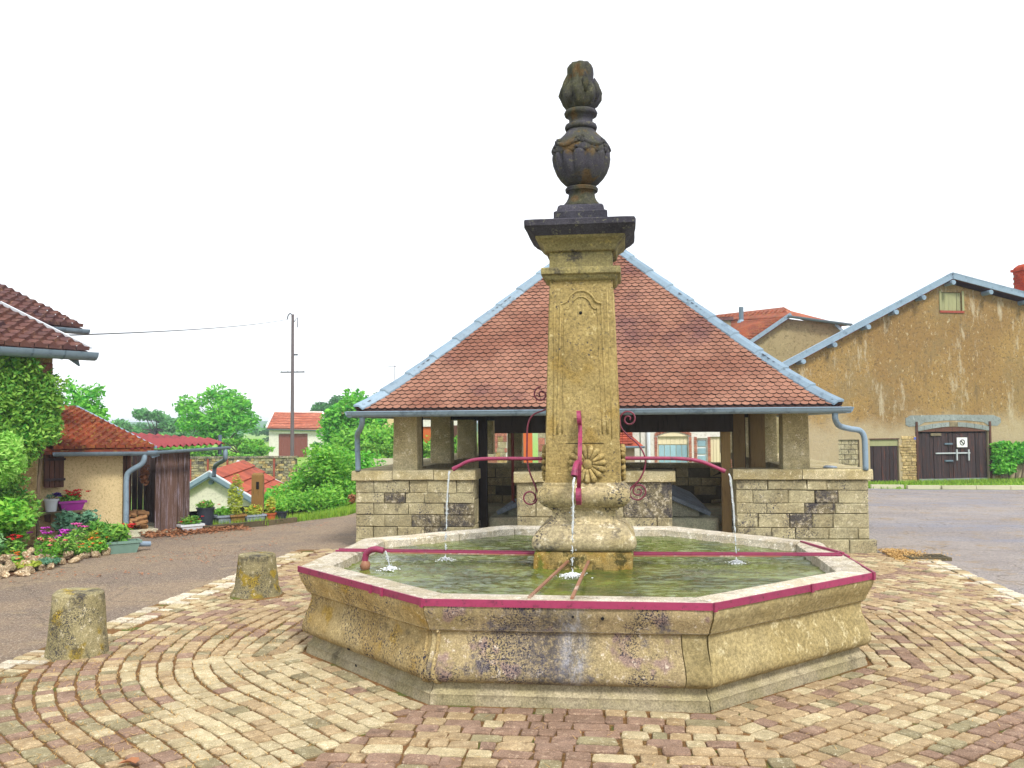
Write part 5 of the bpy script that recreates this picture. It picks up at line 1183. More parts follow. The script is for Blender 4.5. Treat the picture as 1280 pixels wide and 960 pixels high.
# ================================================================== LEFT: VINE HOUSE
lh = thing('vine_house', 'old house with brown tiled roofs and blue gutters at the left edge, covered in vine', 'house', (-8.27, 4.96, 0), brot((.5, .86)))
mb = MB(); mb.box(-8, -.80, .35, .7, 0, 1.8); mb.box(-8, -.42, .35, .7, 1.8, 3.35); mb.build('front_wall', 'house_wall', lh)
mb = MB(); mb.add([(x, y, z) for x in (-.85, -.415) for y, z in ((.71, 1.8), (6, 1.8), (6, 4.95), (.71, 3.4))], [(0, 1, 2, 3), (7, 6, 5, 4), (0, 4, 5, 1), (1, 5, 6, 2), (2, 6, 7, 3), (3, 7, 4, 0)]); mb.build('end_wall', 'house_wall', lh)
rn = random.Random(77)
for k in range(8):
    w_ = .34 if k % 2 else .22; MB().bbox(-.42-w_, -.40, .325, .6, 1.85+k*.18+.006, 2.03+k*.18-.006, .01, .006).build('quoin', 'pale_rubble' if k % 3 else 'brick', lh)
sl = .31
lr = MB().slab([(-8, -.0, 3.30), (.02, 0, 3.30), (.02, 7, 3.30+7*sl), (-8, 7, 3.30+7*sl)], .08).build('roof', 'tile_brown', lh)
mb = MB(); tilerows(mb, (-4, -.02, 3.31), (4.02, 0, 0), (0, 5.0, 5.0*sl), 18, 16, .07, random.Random(1), .085, .05); mb.build('tiles', 'tile_brown', lr, kind='stuff', fix=False)
mb = MB(); gutter(mb, (-8, -.12, 3.28), (.06, -.12, 3.28), 1.75); mb.build('gutter', 'zinc', lh, smooth=True)
for k in range(9): 
    mb = MB(); gutter(mb, (-.5-k*.5, -.12, 3.278), (-.475-k*.5, -.12, 3.278), 1.82); mb.build('gutter_bracket', 'zinc_dark', lh)
MB().beam((.03, -.05, 3.36), (.03, 3.2, 3.39+3.25*sl), .03, .05).build('verge_flashing', 'white_pot', lh)
MB().prism([(-.12, 3.06), (-.16, 3.2), (-.35, 3.2)], .0, .05).build('eave_bracket', 'zinc_dark', lh)
# taller rear part
tz = 3.96; yo = 0
up_ = MB(); A0 = Vector((-9.81+8.27, 7.27-4.96)); loc2 = (A0.x*.5+A0.y*.86, -A0.x*.86+A0.y*.5)   # local coords of the upper eave end
ux, uy = loc2
rr2 = MB().slab([(ux-5, uy, tz), (ux, uy, tz), (ux, uy+7, tz+7*.33), (ux-5, uy+7, tz+7*.33)], .08).build('upper_roof', 'tile_brown', lh)
mb = MB(); tilerows(mb, (ux-3.5, uy-.02, tz+.01), (3.5, 0, 0), (0, 5.2, 5.2*.33), 16, 16, .07, random.Random(2), .085, .05); mb.build('tiles', 'tile_brown', rr2, kind='stuff', fix=False)
mb = MB(); gutter(mb, (ux-5, uy-.1, tz-.03), (ux+.05, uy-.1, tz-.03), 1.3); mb.build('gutter', 'zinc', lh, smooth=True)
MB().box(ux-5, ux-.42, uy+.3, uy+.6, 2.9, tz+.05).build('upper_wall', 'brick', lh)
mb = MB(); mb.add([(x, y, z) for x in (ux-.8, ux-.42) for y, z in ((uy+.61, 0), (uy+5, 0), (uy+5, tz+1.5), (uy+.61, tz+.1))], [(0, 1, 2, 3), (7, 6, 5, 4), (0, 4, 5, 1), (1, 5, 6, 2), (2, 6, 7, 3), (3, 7, 4, 0)]); mb.build('upper_end_wall', 'house_wall', lh)
# vine over the facade
def H(x, out, z):       # house local -> world
    v = Matrix.Rotation(brot((.5, .86)), 3, 'Z') @ Vector((x, .35-out, z)); return (v.x-8.27, v.y+4.96, v.z)
rn = random.Random(15); bl = []
for i in range(170):
    x = -.5-abs(rn.gauss(0, .75)) if i < 120 else rn.uniform(-4.4, -.55); z = rn.uniform(.3, 3.1)
    if (z > 2.75 and x > -.9) or (z < 1.95 and x > -.72) or (z < 1.4 and x > -.86): continue
    e_ = rn.uniform(.16, .3); bl.append((H(x, rn.uniform(.05, .22), z), (e_, e_, e_)))
for i in range(14): bl.append((H(rn.uniform(-.85, -.45), rn.uniform(.1, .25), rn.uniform(1.9, 2.5)), (.18, .18, .18)))
t = thing('climbing_vine', 'thick green vine covering the wall of the house at the left edge', 'climber', (0, 0, 0))
leafcloud(bl, 34000, .045, rn, hang=.5, lng=2.0).build('foliage', 'leaf_vine', t, fix=False)
mb = MB()
for k in range(5): mb.tube(smooth_path([H(-3.6+k*.75, .04, 0), H(-3.5+k*.72, .06, 1.2), H(-3.6+k*.78, .05, 2.6)], 4), .025, 6)
mb.build('stem', 'bark', t)
bl = [(H(rn.uniform(-2.3, -1.25), rn.uniform(.35, .7), rn.uniform(1.1, 2.0)), (.2, .2, .22)) for i in range(22)]
t = thing('feathery_shrub', 'pale lime feathery shrub in front of the vine at the left edge', 'shrub', H(-2, .5, 0)); off = Vector(t.location)
mb = leafcloud([(tuple(Vector(c_)-off), r_) for c_, r_ in bl], 13000, .035, rn, lng=2.6, hang=.3); mb.build('foliage', 'leaf_lime', t, fix=False); MB().tube([(0, 0, 0), (0, 0, 1.5)], .04, 6).build('stem', 'bark', t)
bl = [(H(rn.uniform(-2.6, -1.15), rn.uniform(.3, .8), rn.uniform(.45, .95)), (.2, .2, .2)) for i in range(20)]
t = thing('leafy_shrub', 'yellow green leafy shrub below the vine beside the cream shed wall', 'shrub', H(-1.6, .5, 0)); off = Vector(t.location)
leafcloud([(tuple(Vector(c_)-off), r_) for c_, r_ in bl], 7000, .055, rn, lng=2.2).build('foliage', 'leaf_green', t, fix=False); MB().tube([(0, 0, 0), (0, 0, .8)], .03, 6).build('stem', 'bark', t)
bl = [(H(rn.uniform(-2.9, -1.6), rn.uniform(.7, 1.2), rn.uniform(.1, .6)), (.2, .2, .2)) for i in range(16)]
t = thing('fern', 'soft grey green ferny plant at the lower left of the flower bed', 'plant', H(-2.3, .9, 0)); off = Vector(t.location)
leafcloud([(tuple(Vector(c_)-off), r_) for c_, r_ in bl], 7500, .035, rn, lng=3.2).build('foliage', 'leaf_fern', t, fix=False)

# ================================================================== CREAM SHED AND WOODSHED
u_s = (.64, .77); SL = (-8.53, 7.73, 0)
def Q(x, out, z):
    v = Matrix.Rotation(brot(u_s), 3, 'Z') @ Vector((x, -out, z)); return Vector((v.x+SL[0], v.y+SL[1], v.z))
cs = thing('cream_shed', 'low cream rendered shed with orange tile roof and flower shelf', 'shed', SL, brot(u_s))
mb = MB(); wall(mb, [(-3.4, 1.62), (-.64, 1.62)], [], 0, .25); mb.box(-.89, -.645, .25, 3.4, 0, 1.66); mb.build('wall', 'cream_stucco', cs)
MB().box(-3.4, -2.15, -.03, 0, .0, 1.55).build('old_wall', 'pale_rubble', cs)
ssl = .19
rf2 = MB().slab([(-2.9, -.22, 1.66), (-.14, -.22, 1.66), (-.14, 4.2, 1.66+4.42*ssl), (-2.2, 4.2, 1.66+4.42*ssl)], .07).build('roof', 'tile_orange', cs)
mb = MB(); tilerows(mb, (-1.95, -.24, 1.67), (1.80, 0, 0), (0, 4.4, 4.4*ssl), 10, 15, .06, random.Random(4), .075, .05); mb.build('tiles', 'tile_orange', rf2, kind='stuff', fix=False)
mb = MB(); gutter(mb, (-1.95, -.3, 1.63), (-.1, -.3, 1.60), 1.); mb.build('gutter', 'zinc', cs, smooth=True)
MB().beam((-.12, -.26, 1.68), (-.12, 4.2, 1.71+4.42*ssl), .045, .045).build('verge_flashing', 'zinc', cs)
MB().prism([(-.2, 1.48), (-.06, 1.52), (-.1, 1.62), (-.3, 1.62)], -.3, -.26).build('gutter_end', 'zinc', cs)
downpipe([(-.36, -.3, 1.56), (-.36, -.3, 1.46), (-.40, -.25, 1.36), (-.55, -.12, 1.24), (-.60, -.08, 1.1), (-.60, -.08, .6), (-.60, -.08, .06)], cs, .05)
st = MB(); st.box(-2.05, -1.72, -.12, -.09, 1.02, 1.60); st = st.build('shutter', 'shutter_wood', cs); planks(st, -2.05, -1.72, 1.0, 1.61, -.15, 4, 'shutter_wood', 5)
for z in (1.12, 1.48): MB().box(-2.06, -1.71, -.175, -.15, z, z+.045).build('shutter_batten', 'door_wood', st)
sf = MB(); sf.box(-2.12, -1.38, -.36, -.04, .55, .585); sf = sf.build('shelf', 'sleeper', cs)
for x in (-2.0, -1.5): MB().prism([(x, .40), (x+.03, .40), (x+.03, .55), (x, .55)], -.25, -.01).build('shelf_bracket', 'shutter_wood', sf)
ws = thing('woodshed', 'open plank woodshed with corrugated red roof, weathered boards', 'woodshed', SL, brot(u_s))
planks(ws, -.02, .66, .05, 1.57, 0, 6, 'plank', 44, th=.035, ragged=.03); planks(ws, -.64, -.50, .1, 1.55, 0, 2, 'shutter_wood', 45)
mb = MB(); rn = random.Random(6)
for k in range(11):
    x = -.62+k*.125; mb2 = MB(); mb2.box(x, x+.108, 2.2, 2.23, .0, 1.75, .004); mb2.build('plank', 'door_wood', ws)
for x in (-.62, .62): MB().box(x, x+.07, .05, .12, 0, 1.6).build('corner_post', 'door_wood', ws)
for k in range(14): MB().box(.63, .66, .06+k*.15, .06+k*.15+.14, .02, 1.6, .003).build('plank', 'plank', ws)
MB().box(-.66, .7, .0, 2.2, -.02, .06).build('slab', 'wash_stone', ws); MB().box(-.62, .0, -.1, .02, .0, .12, .004).build('threshold', 'wash_stone', ws)
mb = MB(); nC = 62; x0, x1 = -.62, 1.28     # corrugated sheet
vs = []
for i in range(nC*1+1):
    x = x0+(x1-x0)*i/nC; zc = .028*math.cos(2*math.pi*i/4)
    for y, dz in ((-.24, 0), (np.interp(i/nC, [0, 1], [2.25, .35]), 0)): vs.append((x, y, 1.68+zc+(y+.24)*.14+.03*(x-x0)))
mb.add(vs, [(2*i, 2*i+2, 2*i+3, 2*i+1) for i in range(nC)]); mb.add([(x, y, z-.012) for x, y, z in vs], [(2*i, 2*i+1, 2*i+3, 2*i+2) for i in range(nC)])
mb.add(vs[::2]+[(x, y, z-.012) for x, y, z in vs[::2]], [(i, i+1, nC+2+i, nC+1+i) for i in range(nC)])
mb.build('corrugated_roof', 'tin_red', ws, fix=False)
mb = MB(); gutter(mb, (-.16, -.34, 1.61), (1.34, -.34, 1.67), .8); mb.build('gutter', 'zinc', ws, smooth=True)
downpipe([(1.25, -.33, 1.62), (1.25, -.33, 1.48), (1.3, -.2, 1.40), (1.5, .5, 1.30), (1.62, .9, 1.22), (1.62, .95, 1.0)], ws, .045, 'zinc')
MB().box(1.25, 1.31, -.05, .0, 1.5, 1.9).build('roof_post', 'zinc_dark', ws)
rn = random.Random(20)
for k in range(44):
    x = rn.uniform(-.56, -.03); y = rn.uniform(.12, 1.0); r_ = rn.uniform(.03, .06); z = .07+r_+(k//11)*.09; l_ = rn.uniform(.12, .25); an = rn.uniform(-.7, .7)
    A = Q(x-l_/2*math.cos(an), -(y), z); B = Q(x+l_/2*math.cos(an), -(y+l_*.5*math.sin(an)), z+rn.uniform(-.05, .05))
    o = MB().tube([A, B], r_, 7).build('firewood_log', 'log', None); tag(o, 'split firewood log in the heap inside the dark woodshed', 'log', 'firewood heaped in the woodshed')
tag(leafcloud([((Q(-.12, -.25, 1.15)), (.08, .08, .22))], 160, .05, rn).build('dried_bunch', 'dead_leaf', fix=False), 'dried brown bunch of leaves hanging in the woodshed opening', 'bunch')
# red leaf litter before the woodshed
mb = MB()
for i in range(1500):
    s_ = rn.uniform(-.35, 1.7); out = abs(rn.gauss(.25, .18))+.05; p = Q(s_, out, 0); q = rn.uniform(.02, .04); an = rn.uniform(0, 6.28); z = max(.004, .09-.12*out)*rn.random()+.01
    mb.add([(p.x+q*math.cos(an), p.y+q*math.sin(an), z), (p.x+q*math.cos(an+2), p.y+q*math.sin(an+2), z+.02), (p.x+q*math.cos(an+4), p.y+q*math.sin(an+4), z+.012)], [(0, 1, 2)])
for i in range(900):
    x = rn.uniform(-8, -5.6); y = rn.uniform(2, 10); q = rn.uniform(.012, .03); an = rn.uniform(0, 6.28)
    if noise.noise(Vector((x, y*.7, 0))) < 0: continue
    mb.add([(x+q*math.cos(an), y+q*math.sin(an), .01), (x+q*math.cos(an+2), y+q*math.sin(an+2), .02), (x+q*math.cos(an+4), y+q*math.sin(an+4), .012)], [(0, 1, 2)])
tag(mb.build('leaf_litter', 'dead_leaf', kind='stuff', fix=False), 'reddish brown fallen leaves before the woodshed', 'leaves')
mb = MB()
for i in range(2600):
    x = 4.4+abs(rn.gauss(0, .3)); y = 5.6+rn.gauss(0, .28); q = rn.uniform(.008, .02); an = rn.uniform(0, 6.28); z = .02+.05*math.exp(-((x-4.6)**2+(y-5.75)**2)*4)*rn.random()
    if y > WY-.1 and x < 4.35: continue
    mb.add([(x+q*math.cos(an), y+q*math.sin(an), z), (x+q*math.cos(an+2), y+q*math.sin(an+2), z+.012), (x+q*math.cos(an+4), y+q*math.sin(an+4), z)], [(0, 1, 2)])
tag(mb.build('dry_chaff', 'straw', kind='stuff', fix=False), 'dry yellow chaff gathered at the corner of the right wall', 'leaves')

# ------------------------------------------------------------------ pots and flowers
def flowers(par, c_, r_, n, mat, size, seed, zoff=.0):
    rn = random.Random(seed); mb = MB()
    for _ in range(n):
        x, y = c_[0]+rn.gauss(0, r_[0]*.5), c_[1]+rn.gauss(0, r_[1]*.5); z = c_[2]+rn.uniform(-1, 1)*r_[2]
        for k in range(5):
            an = 2*math.pi*k/5+rn.random()*.4; q = size; mb.add([(x, y, z), (x+q*math.cos(an-.5), y+q*math.sin(an-.5), z+q*.5*rn.random()), (x+q*1.2*math.cos(an), y+q*1.2*math.sin(an), z+q*.2), (x+q*math.cos(an+.5), y+q*math.sin(an+.5), z-q*.5*rn.random())], [(0, 1, 2, 3)])
        mb.blob((x, y, z), size*.45, 1, .1)
    mb.build('flowers', mat, par, fix=False)
def tuft(par, c_, r_, n, mat, size, seed, **kw): leafcloud([(c_, r_)], n, size, random.Random(seed), **kw).build('foliage', mat, par, fix=False)
def potshape(t, w_, d_, h, mat, taper=.8, round_=False, rim=.015):
    mb = MB()
    if round_:
        mb.lathe([(w_/2*taper, 0), (w_/2*.98, h-.03), (w_/2+rim, h-.03), (w_/2+rim, h), (w_/2-.01, h), (w_/2-.02, h-.04)], 20)
    else:
        a_, b_ = w_/2, d_/2; vs = []
        for k, z in ((taper, 0), (1, h-.04), (1+rim*4/w_, h-.04), (1+rim*4/w_, h), (.93, h), (.93, h-.03)):
            for x, y in ((-a_, -b_), (a_, -b_), (a_, b_), (-a_, b_)): vs.append((x*k, y*k, z))
        mb.add(vs, [(i*4+j, i*4+(j+1) % 4, i*4+4+(j+1) % 4, i*4+4+j) for i in range(5) for j in range(4)]+[(3, 2, 1, 0), (20, 21, 22, 23)])
    mb.build('pot', mat, t, smooth=bool(round_)); 
    (MB().lathe([(w_/2-.03, h-.05), (w_/2-.03, h-.035)], 16) if round_ else MB().box(-w_/2*.92, w_/2*.92, -d_/2*.92, d_/2*.92, h-.06, h-.035)).build('soil', 'soil', t)
t = thing('white_bucket', 'white bucket pot on the shelf of the cream shed', 'flower pot', Q(-1.95, .2, .587)); potshape(t, .23, .23, .22, 'white_pot', .75, True); tuft(t, (0, 0, .26), (.09, .09, .07), 60, 'leaf_blue', .03, 1); flowers(t, (.12, 0, .3), (.05, .04, .03), 14, 'fl_purple', .035, 2)
t = thing('magenta_planter', 'magenta planter of red geraniums on the shelf of the cream shed', 'planter', Q(-1.62, .2, .587), brot(u_s)); potshape(t, .42, .2, .17, 'magenta_pot', .78); tuft(t, (0, 0, .22), (.2, .1, .08), 260, 'leaf_vine', .045, 3); flowers(t, (.04, 0, .30), (.2, .1, .07), 26, 'fl_red', .04, 4)
t = thing('green_planter', 'green oblong planter of spiky leaves and a red flower by the roadside bed', 'planter', (-7.78, 5.22, 0), R(40)); potshape(t, .52, .26, .2, 'green_pot', .8); tuft(t, (-.12, 0, .32), (.25, .13, .14), 420, 'leaf_vine', .05, 5, lng=4, hang=-.6); flowers(t, (.1, .05, .42), (.08, .06, .04), 10, 'fl_red', .05, 6)
MB().tube([(.22, .05, .12), (.46, .1, .10)], .045, 12).build('grey_spout', 'grey_pipe', t, smooth=True)
t = thing('brown_pot', 'low brown pot beside the green planter', 'flower pot', (-8.15, 5.05, 0)); potshape(t, .26, .26, .2, 'terracotta', .75, True); tuft(t, (0, 0, .28), (.16, .12, .1), 160, 'leaf_yellow', .04, 7, lng=3)
t = thing('wheelbarrow_tub', 'dark tub of green leaves behind the brown pot', 'tub', (-8.35, 5.45, 0)); potshape(t, .3, .3, .24, 'black_pot', .8, True); tuft(t, (0, 0, .36), (.22, .18, .14), 260, 'leaf_vine', .05, 8, lng=3.2, hang=-.5)
kb = [('white_trough', 'white trough with a small red flowering plant beside the woodshed boards', 'planter', (-8.02, 8.13), .42, .2, .14, 'white_pot', 'leaf_vine', 'fl_red', .1, 0),
      ('black_tub', 'tall black tub beside the woodshed corner', 'tub', (-7.95, 8.62), .34, .34, .38, 'black_pot', 'leaf_vine', 'fl_salmon', .08, 1),
      ('blue_planter', 'dark blue grey planter to the right of the black tub', 'planter', (-7.72, 8.93), .3, .26, .2, 'slate', 'leaf_green', None, .1, 0),
      ('wooden_box', 'weathered wooden box holding a tall yellow green plant', 'planter', (-7.52, 9.10), .3, .25, .2, 'oak_post', 'leaf_yellow', None, .5, 0),
      ('grey_trough', 'long grey trough with small leafy plants near the wooden post', 'planter', (-7.25, 9.38), .42, .2, .17, 'slate', 'leaf_yellow', 'fl_orange', .12, 0),
      ('terracotta_pot', 'terracotta pot of yellow green leaves in front of the wooden post', 'flower pot', (-6.98, 9.62), .22, .22, .18, 'terracotta', 'leaf_yellow', 'fl_orange', .2, 1),
      ('dark_pot', 'dark round pot last in the row beyond the wooden post', 'flower pot', (-6.83, 9.86), .24, .24, .2, 'black_pot', 'leaf_green', None, .12, 1)]
for i, (nm, lab, cat, p, w_, d_, h, m_, lf, fl_, ph, rd) in enumerate(kb):
    t = thing(nm, lab, cat, (p[0], p[1], .06 if i else .02), R(48), None); potshape(t, w_, d_, h, m_, .85, bool(rd)); tuft(t, (0, 0, h+ph*.7), (w_*.55, d_*.55, ph), 260 if ph < .4 else 700, lf, .035, 50+i, lng=2.4)
    if fl_: flowers(t, (0, 0, h+ph*.9), (w_*.5, d_*.5, ph*.5), 9, fl_, .03, 60+i)
t = thing('timber_sleeper', 'old timber sleeper edging under the row of pots', 'sleeper', (0, 0, 0)); MB().beam((-8.15, 7.98, .02), (-7.0, 9.38, .04), .16, .14).build('timber', 'sleeper', t); MB().beam((-6.98, 9.42, .04), (-6.62, 10.1, .04), .14, .13).build('timber', 'sleeper', t)
t = thing('wooden_post', 'thick square wooden post with slots behind the terracotta pot', 'post', (-7.42, 10.0, 0), R(20))
mb = MB(); mb.squares([(.13, -.5), (.13, .9), (.128, 1.02), (.10, 1.06)], (0, 0), 4, .02); mb.build('post', 'oak_post', t); MB().box(-.03, .03, -.14, -.12, .72, .88).build('slot', 'black', t); MB().box(-.02, .02, -.14, -.12, .12, .17).build('slot', 'black', t)
# flower bed along the vine house
bedm = MB(); bedm.slab([(-9.8, 6.1, .012), (-8.6, 6.6, .012), (-8.0, 5.4, .02), (-8.0, 3.5, .02), (-8.1, 1.5, .02), (-8.2, -2, .02), (-10.6, -2, .05)], .04)
bedm.build('flower_bed', 'soil', kind='structure')
rn = random.Random(31)
edge = [(-7.98, y) for y in np.arange(-1.2, 5.2, .15)]
for i, (x, y) in enumerate(edge):
    for k in range(3 if y > 1.5 else 1):
        o = MB().blob((0, 0, 0), (rn.uniform(.05, .11), rn.uniform(.05, .09), rn.uniform(.04, .08)), 2, .18, 1.8).build('rock', 'rock', None, loc=(x+rn.uniform(-.12, .12)-k*.18, y+rn.uniform(-.05, .05), .04+k*.07), fix=False)
        o.rotation_euler = (rn.random(), rn.random(), rn.random()*6); tag(o, 'pale rough rock edging the flower bed', 'rock', 'rocks edging the flower bed')
fb = [((-8.35, 2.6), 'fl_orange', 'leaf_vine', 'marigold', 'orange marigold at the left edge of the flower bed', .16, .035),
      ((-8.4, 3.35), 'fl_orange', 'leaf_vine', 'marigold', 'orange marigold under the red flower in the bed', .16, .035),
      ((-8.5, 3.5), 'fl_red', 'leaf_vine', 'red_flower', 'red flowering plant rising behind the orange marigolds', .38, .04),
      ((-8.2, 3.9), 'fl_salmon', 'leaf_green', 'begonia', 'salmon pink flowers low in the middle of the bed', .3, .045),
      ((-8.15, 4.25), 'fl_magenta', 'leaf_vine', 'petunia', 'magenta flowers on tall stems before the cream wall', .36, .055),
      ((-8.3, 4.05), 'fl_magenta', 'leaf_vine', 'petunia', 'violet pink flower left of the magenta ones', .42, .05),
      ((-8.1, 4.55), 'fl_orange', 'leaf_vine', 'marigold', 'orange marigold near the far end of the bed', .16, .03),
      ((-8.35, 4.9), 'fl_pink', 'leaf_vine', 'geranium', 'pink geranium close to the cream wall', .4, .05),
      ((-7.98, 4.85), 'fl_orange', 'leaf_green', 'marigold', 'orange marigolds beside the green planter', .2, .035),
      ((-8.05, 3.2), 'fl_salmon', 'leaf_yellow', 'sedum', 'small salmon flowered sedum among the rocks', .1, .03),
      ((-8.0, 3.6), 'fl_white', 'leaf_blue', 'dianthus', 'blue green cushion plant spilling over the rocks', .08, .012),
      ((-8.1, 5.1), 'fl_orange', 'leaf_yellow', 'marigold', 'orange and yellow flowers behind the brown pot', .24, .03)]
for i, ((x, y), fm, lm, nm, lab, h, fs_) in enumerate(fb):
    t = thing(nm, lab, 'flower', (x, y, .06), 0, 'flowers in the roadside bed'); tuft(t, (0, 0, h*.5), (.19, .19, h*.5), 420, lm, .03, 80+i, lng=2.2); flowers(t, (0, 0, h), (.17, .17, .06), 9 if fs_ > .02 else 4, fm, fs_*.8, 90+i)
bush(Q(-1.75, .55, .05), [((0, 0, .3), (.26, .2, .22)), ((.3, .1, .42), (.18, .15, .14)), ((-.1, 0, .45), (.15, .15, .12))], 'leaf_blue', 'grey green leafy plant against the cream wall under the shelf', 'plant', 44, 900, .06, 'poppy_plant')

# ================================================================== GARDENS BEYOND
sw = thing('garden_wall', 'long old stone garden wall with rusty posts beyond the small shed', 'wall', (-19.6, 31.0, 0), math.atan2(.55, 5.1))
rn = random.Random(9)
MB().box(-4, 5.15, .05, .35, -2.2, .62).build('wall_core', 'mortar', sw)
mg = MB(); z = -1.9
while z < .62:
    h = rn.uniform(.1, .16); x = -4
    while x < 5.12:
        w_ = rn.uniform(.12, .34); mg.bbox(x+.006, min(5.14, x+w_)-.006, -rn.uniform(0, .03), .1, z+.006, z+h-.006, .012, .01, rn.choice([0, 1, 2])); x += w_
    z += h
mg.build('stones', ['pale_rubble', 'ashlar_lichen', 'ashlar'], sw, kind='stuff')
MB().box(-4.05, 5.2, -.06, .42, .66, .75, .01).build('wall_cap', 'ashlar_lichen', sw)
for x in (.3, 1.1, 2.0, 4.15): MB().box(x, x+.07, -.1, -.04, -1.6, .64).build('rusty_post', 'rust_red', sw)
MB().box(5.2, 7.0, .3, .6, -1.6, .3).build('low_end', 'ashlar_lichen', sw)
mg = MB(); mg.box(-13.6, -9.2, 31.0, 32.6, -.9, -.83); tag(mg.build('gravel_path', 'gravel', kind='structure'), 'pale gravel path', 'path')
# little gabled hut below road level
ht = thing('small_hut', 'small white hut with red sheet tile roof and blue gable trim below the road', 'hut', (-12.95, 19.65, -3.0), R(3))
mb = MB(); wall(mb, [(-1.6, 2.55), (0, 3.5), (1.7, 2.42)], [], 0, .2, 0); mb.build('wall', 'hut_stucco', ht)
MB().slab([(-1.85, -.2, 2.50), (0, -.2, 3.60), (-.9, 4.6, 3.75), (-2.5, 4.6, 2.7)], .06).build('roof_left', 'tile_red', ht)
hr = MB().slab([(0, -.2, 3.60), (1.95, -.2, 2.42), (1.35, 4.6, 2.6), (-.9, 4.6, 3.75)], .06).build('roof', 'tile_red', ht)
mb = MB(); tilerows(mb, (1.95, -.2, 2.44), (-.6, 4.8, .18), (-1.95, 0, 1.18), 12, 5, .05, random.Random(3), .07, 0); mb.build('tiles', 'tile_red', hr)
for A, B in (((-1.95, -.25, 2.42), (0, -.25, 3.56)), ((0, -.25, 3.56), (2.05, -.25, 2.34))):
    MB().beam(A, B, .05, .13).build('bargeboard', 'zinc', ht); MB().beam(Vector(A)+Vector((0, .03, .085)), Vector(B)+Vector((0, .03, .085)), .1, .05).build('verge_strip', 'white_pot', ht); MB().beam(Vector(A)+Vector((0, .03, -.1)), Vector(B)+Vector((0, .03, -.1)), .05, .06).build('verge_board', 'zinc_dark', ht)
MB().box(-.9, 1.3, 4.55, 4.7, 3.7, 3.8).build('ridge_cap', 'white_pot', ht) if 0 else None
MB().beam((-.9, 4.62, 3.80), (1.4, 4.62, 2.66), .08, .08).build('rear_verge', 'white_pot', ht)
MB().tube([(0, -.12, 3.28), (0, .02, 3.28)], .08, 10).build('gable_lamp', 'zinc_dark', ht)
mb = MB(); gutter(mb, (2.02, -.25, 2.36), (1.4, 4.7, 2.5), .9); mb.build('gutter', 'zinc_dark', ht); MB().tube([(2.0, -.2, 2.3), (2.0, -.2, 0)], .05, 8).build('downpipe', 'white_pot', ht)
MB().box(1.4, 1.7, .2, 4.4, 0, 2.4).build('side_wall', 'zinc', ht)
# white garage
ga = thing('white_garage', 'white garage with brown door and salmon tile roof beyond the garden wall', 'garage', (-26.4, 58.3, -.5), R(4))
mb = MB(); wall(mb, [(0, 2.5), (4.2, 2.35)], [(.75, 3.0, 0, 2.1)], 0, .25); mb.prism([(0, 0), (0, 0)] and [(0, 0), (.001, 0), (.001, 2.5), (0, 2.5)], 0, .1); mb.build('wall', 'white_wall', ga)
mb = MB(); mb.add([(0, 0, 0), (-.5, 3.2, 0), (-.5, 3.2, 3.75), (0, 0, 2.5)], [(0, 1, 2, 3)]); mb.add([(.2, .1, 0), (-.3, 3.2, 0), (-.3, 3.2, 3.7), (.2, .1, 2.5)], [(0, 1, 2, 3)]); mb.build('side_wall', 'white_wall', ga)
gd = MB(); gd.box(.75, 3.0, .08, .12, 0, 2.1); gd = gd.build('garage_door', 'brown_door', ga)
for k in range(12): MB().box(.77+k*.185, .77+k*.185+.17, .05, .08, .02, 2.08).build('plank', 'brown_door', gd)
gr = MB().slab([(-.1, -.2, 2.55), (4.35, -.2, 2.45), (3.3, 3.2, 3.72), (-.6, 3.2, 3.8)], .1).build('roof', 'tile_far2', ga)
mb = MB(); tilerows(mb, (.0, -.2, 2.58), (4.1, 0, -.1), (-.55, 3.3, 1.22), 22, 12, .05, random.Random(5), .06, 0); mb.build('tiles', 'tile_far2', gr, kind='stuff', fix=False)
MB().beam((-.12, -.25, 2.6), (-.62, 3.2, 3.88), .12, .1).build('verge_strip', 'white_paint', ga); MB().beam((4.35, -.25, 2.5), (3.35, 3.2, 3.8), .12, .1).build('verge_strip', 'white_paint', ga); MB().beam((-.62, 3.2, 3.88), (3.4, 3.2, 3.8), .14, .1).build('ridge_cap', 'white_paint', ga)
mb = MB(); gutter(mb, (-.1, -.3, 2.48), (4.35, -.3, 2.38), 1.3); mb.build('gutter', 'zinc_dark', ga)
# gable houses further off
g2 = thing('gable_house', 'small far house gable with salmon tiles half hidden by the green tree', 'house', (-26.0, 72.0, 0), R(10))
mb = MB(); wall(mb, [(0, 2.6), (1.4, 4.4), (2.8, 3.2)], [], 0, .3, -1); mb.build('wall', 'cream_stucco', g2); MB().slab([(-.2, -.2, 2.5), (1.4, -.2, 4.6), (3.6, 4, 4.6), (2.5, 4, 2.6)], .1).build('roof_left', 'tile_far2', g2); MB().slab([(1.4, -.2, 4.6), (4.4, -.2, 3.0), (5.4, 4, 3.0), (3.6, 4, 4.6)], .1).build('roof', 'tile_far2', g2)
MB().beam((-.25, -.25, 2.5), (1.4, -.25, 4.65), .1, .18).build('bargeboard', 'white_paint', g2); MB().beam((1.4, -.25, 4.65), (4.4, -.25, 3.0), .1, .12).build('bargeboard', 'white_paint', g2)
g3 = thing('antenna_house', 'far house roof with a television aerial behind the wash house hip', 'house', (-13.4, 42, 0), R(6))
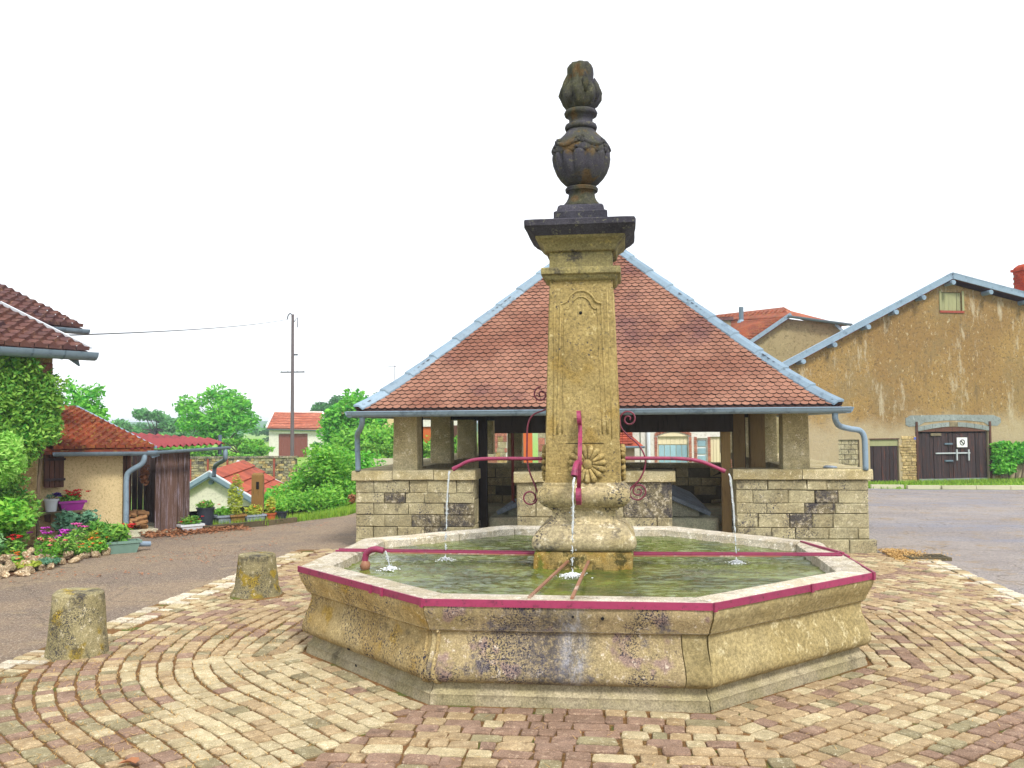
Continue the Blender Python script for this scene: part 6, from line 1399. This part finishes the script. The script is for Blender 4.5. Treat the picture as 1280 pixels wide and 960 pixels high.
mb = MB(); wall(mb, [(0, 3.0), (1.1, 4.25), (4, 4.2)], [], 0, .3, -1); mb.build('wall', 'cream_stucco', g3); MB().slab([(-.3, -.2, 2.75), (1.1, -.2, 4.45), (2.4, 3, 4.45), (1.0, 3, 2.8)], .1).build('roof_left', 'tile_brown', g3); MB().slab([(1.1, -.2, 4.45), (4.5, -.2, 4.0), (5, 3, 4.0), (1.9, 3, 4.55)], .1).build('roof', 'tile_brown', g3)
MB().beam((-.35, -.25, 2.7), (1.1, -.25, 4.48), .08, .14).build('bargeboard', 'white_paint', g3)
mb = MB(); mb.tube([(.9, .3, 4.0), (.9, .3, 5.6)], .022, 6); mb.tube([(.5, .3, 5.55), (1.0, .3, 5.55)], .015, 5)
for k in range(5): mb.tube([(.52+k*.1, .1, 5.55), (.52+k*.1, .5, 5.55)], .01, 4)
mb.build('aerial', 'cable', g3)
# utility pole and wire
up = thing('utility_pole', 'tall wooden utility pole in front of the white garage', 'pole', (-19.25, 44.0, -.6)); MB().tube([(0, 0, 0), (0, 0, 9.5)], [.12, .085], 10).build('pole', 'pole_wood', up, smooth=True)
MB().beam((-.75, 0, 6.0), (.75, 0, 6.0), .08, .08).build('cross_arm', 'cable', up)
for x in (-.7, -.3, .3, .7): MB().lathe([(.03, 6.04), (.045, 6.1), (.02, 6.16)], 8, (x, 0)).build('insulator', 'white_pot', up)
MB().tube(smooth_path([(0, 0, 9.1), (-.05, 0, 9.45), (-.18, 0, 9.55), (-.3, 0, 9.4), (-.32, 0, 9.2)], 4), .04, 6).build('wire_hook', 'cable', up); MB().tube([(.05, 0, 9.0), (.3, 0, 9.3), (.3, 0, 8.7)], .03, 6).build('bracket', 'cable', up)
MB().box(.1, .32, -.05, .05, 7.0, 7.1).build('bracket', 'cable', up)
mb = MB(); A, B = Vector((-19.57, 44, 8.6)), Vector((-10.4, 7.4, 3.85)); mb.tube([A.lerp(B, t)-Vector((0, 0, 1.1*4*t*(1-t)*.12)) for t in [i/30 for i in range(31)]], .016, 5); tag(mb.build('overhead_wire', 'cable'), 'thin overhead wire running from the utility pole to the vine house', 'wire')
# mesh fence on the bank behind the left downpipe
t = thing('garden_fence', 'green wire fence with wooden posts behind the left side of the wash house', 'fence', (-9.2, 21.2, -.9)); 
for x in (0, 1.2, 2.6): MB().box(x, x+.09, 0, .09, 0, 1.6).build('post', 'oak_post', t)
mb = MB()
for k in range(30): mb.tube([(k*.1, .1, .1), (k*.1, .1, 1.5)], .006, 4)
for k in range(10): mb.tube([(0, .1, .15+k*.15), (3, .1, .15+k*.15)], .006, 4)
mb.build('wire_mesh', 'leaf_blue', t)

# ------------------------------------------------------------------ haze
b = NB('haze'); b.t.nodes.remove(b.b); pv = b.n('ShaderNodeVolumePrincipled'); pv.inputs['Color'].default_value = (.78, .88, 1, 1); pv.inputs['Density'].default_value = .0011; pv.inputs['Anisotropy'].default_value = .2
b.l(pv.outputs[0], b.out.inputs[1])
MB().box(-1503, 1503, -1503, 2003, -3.2, 12.5).build('haze', b.m, kind='stuff')
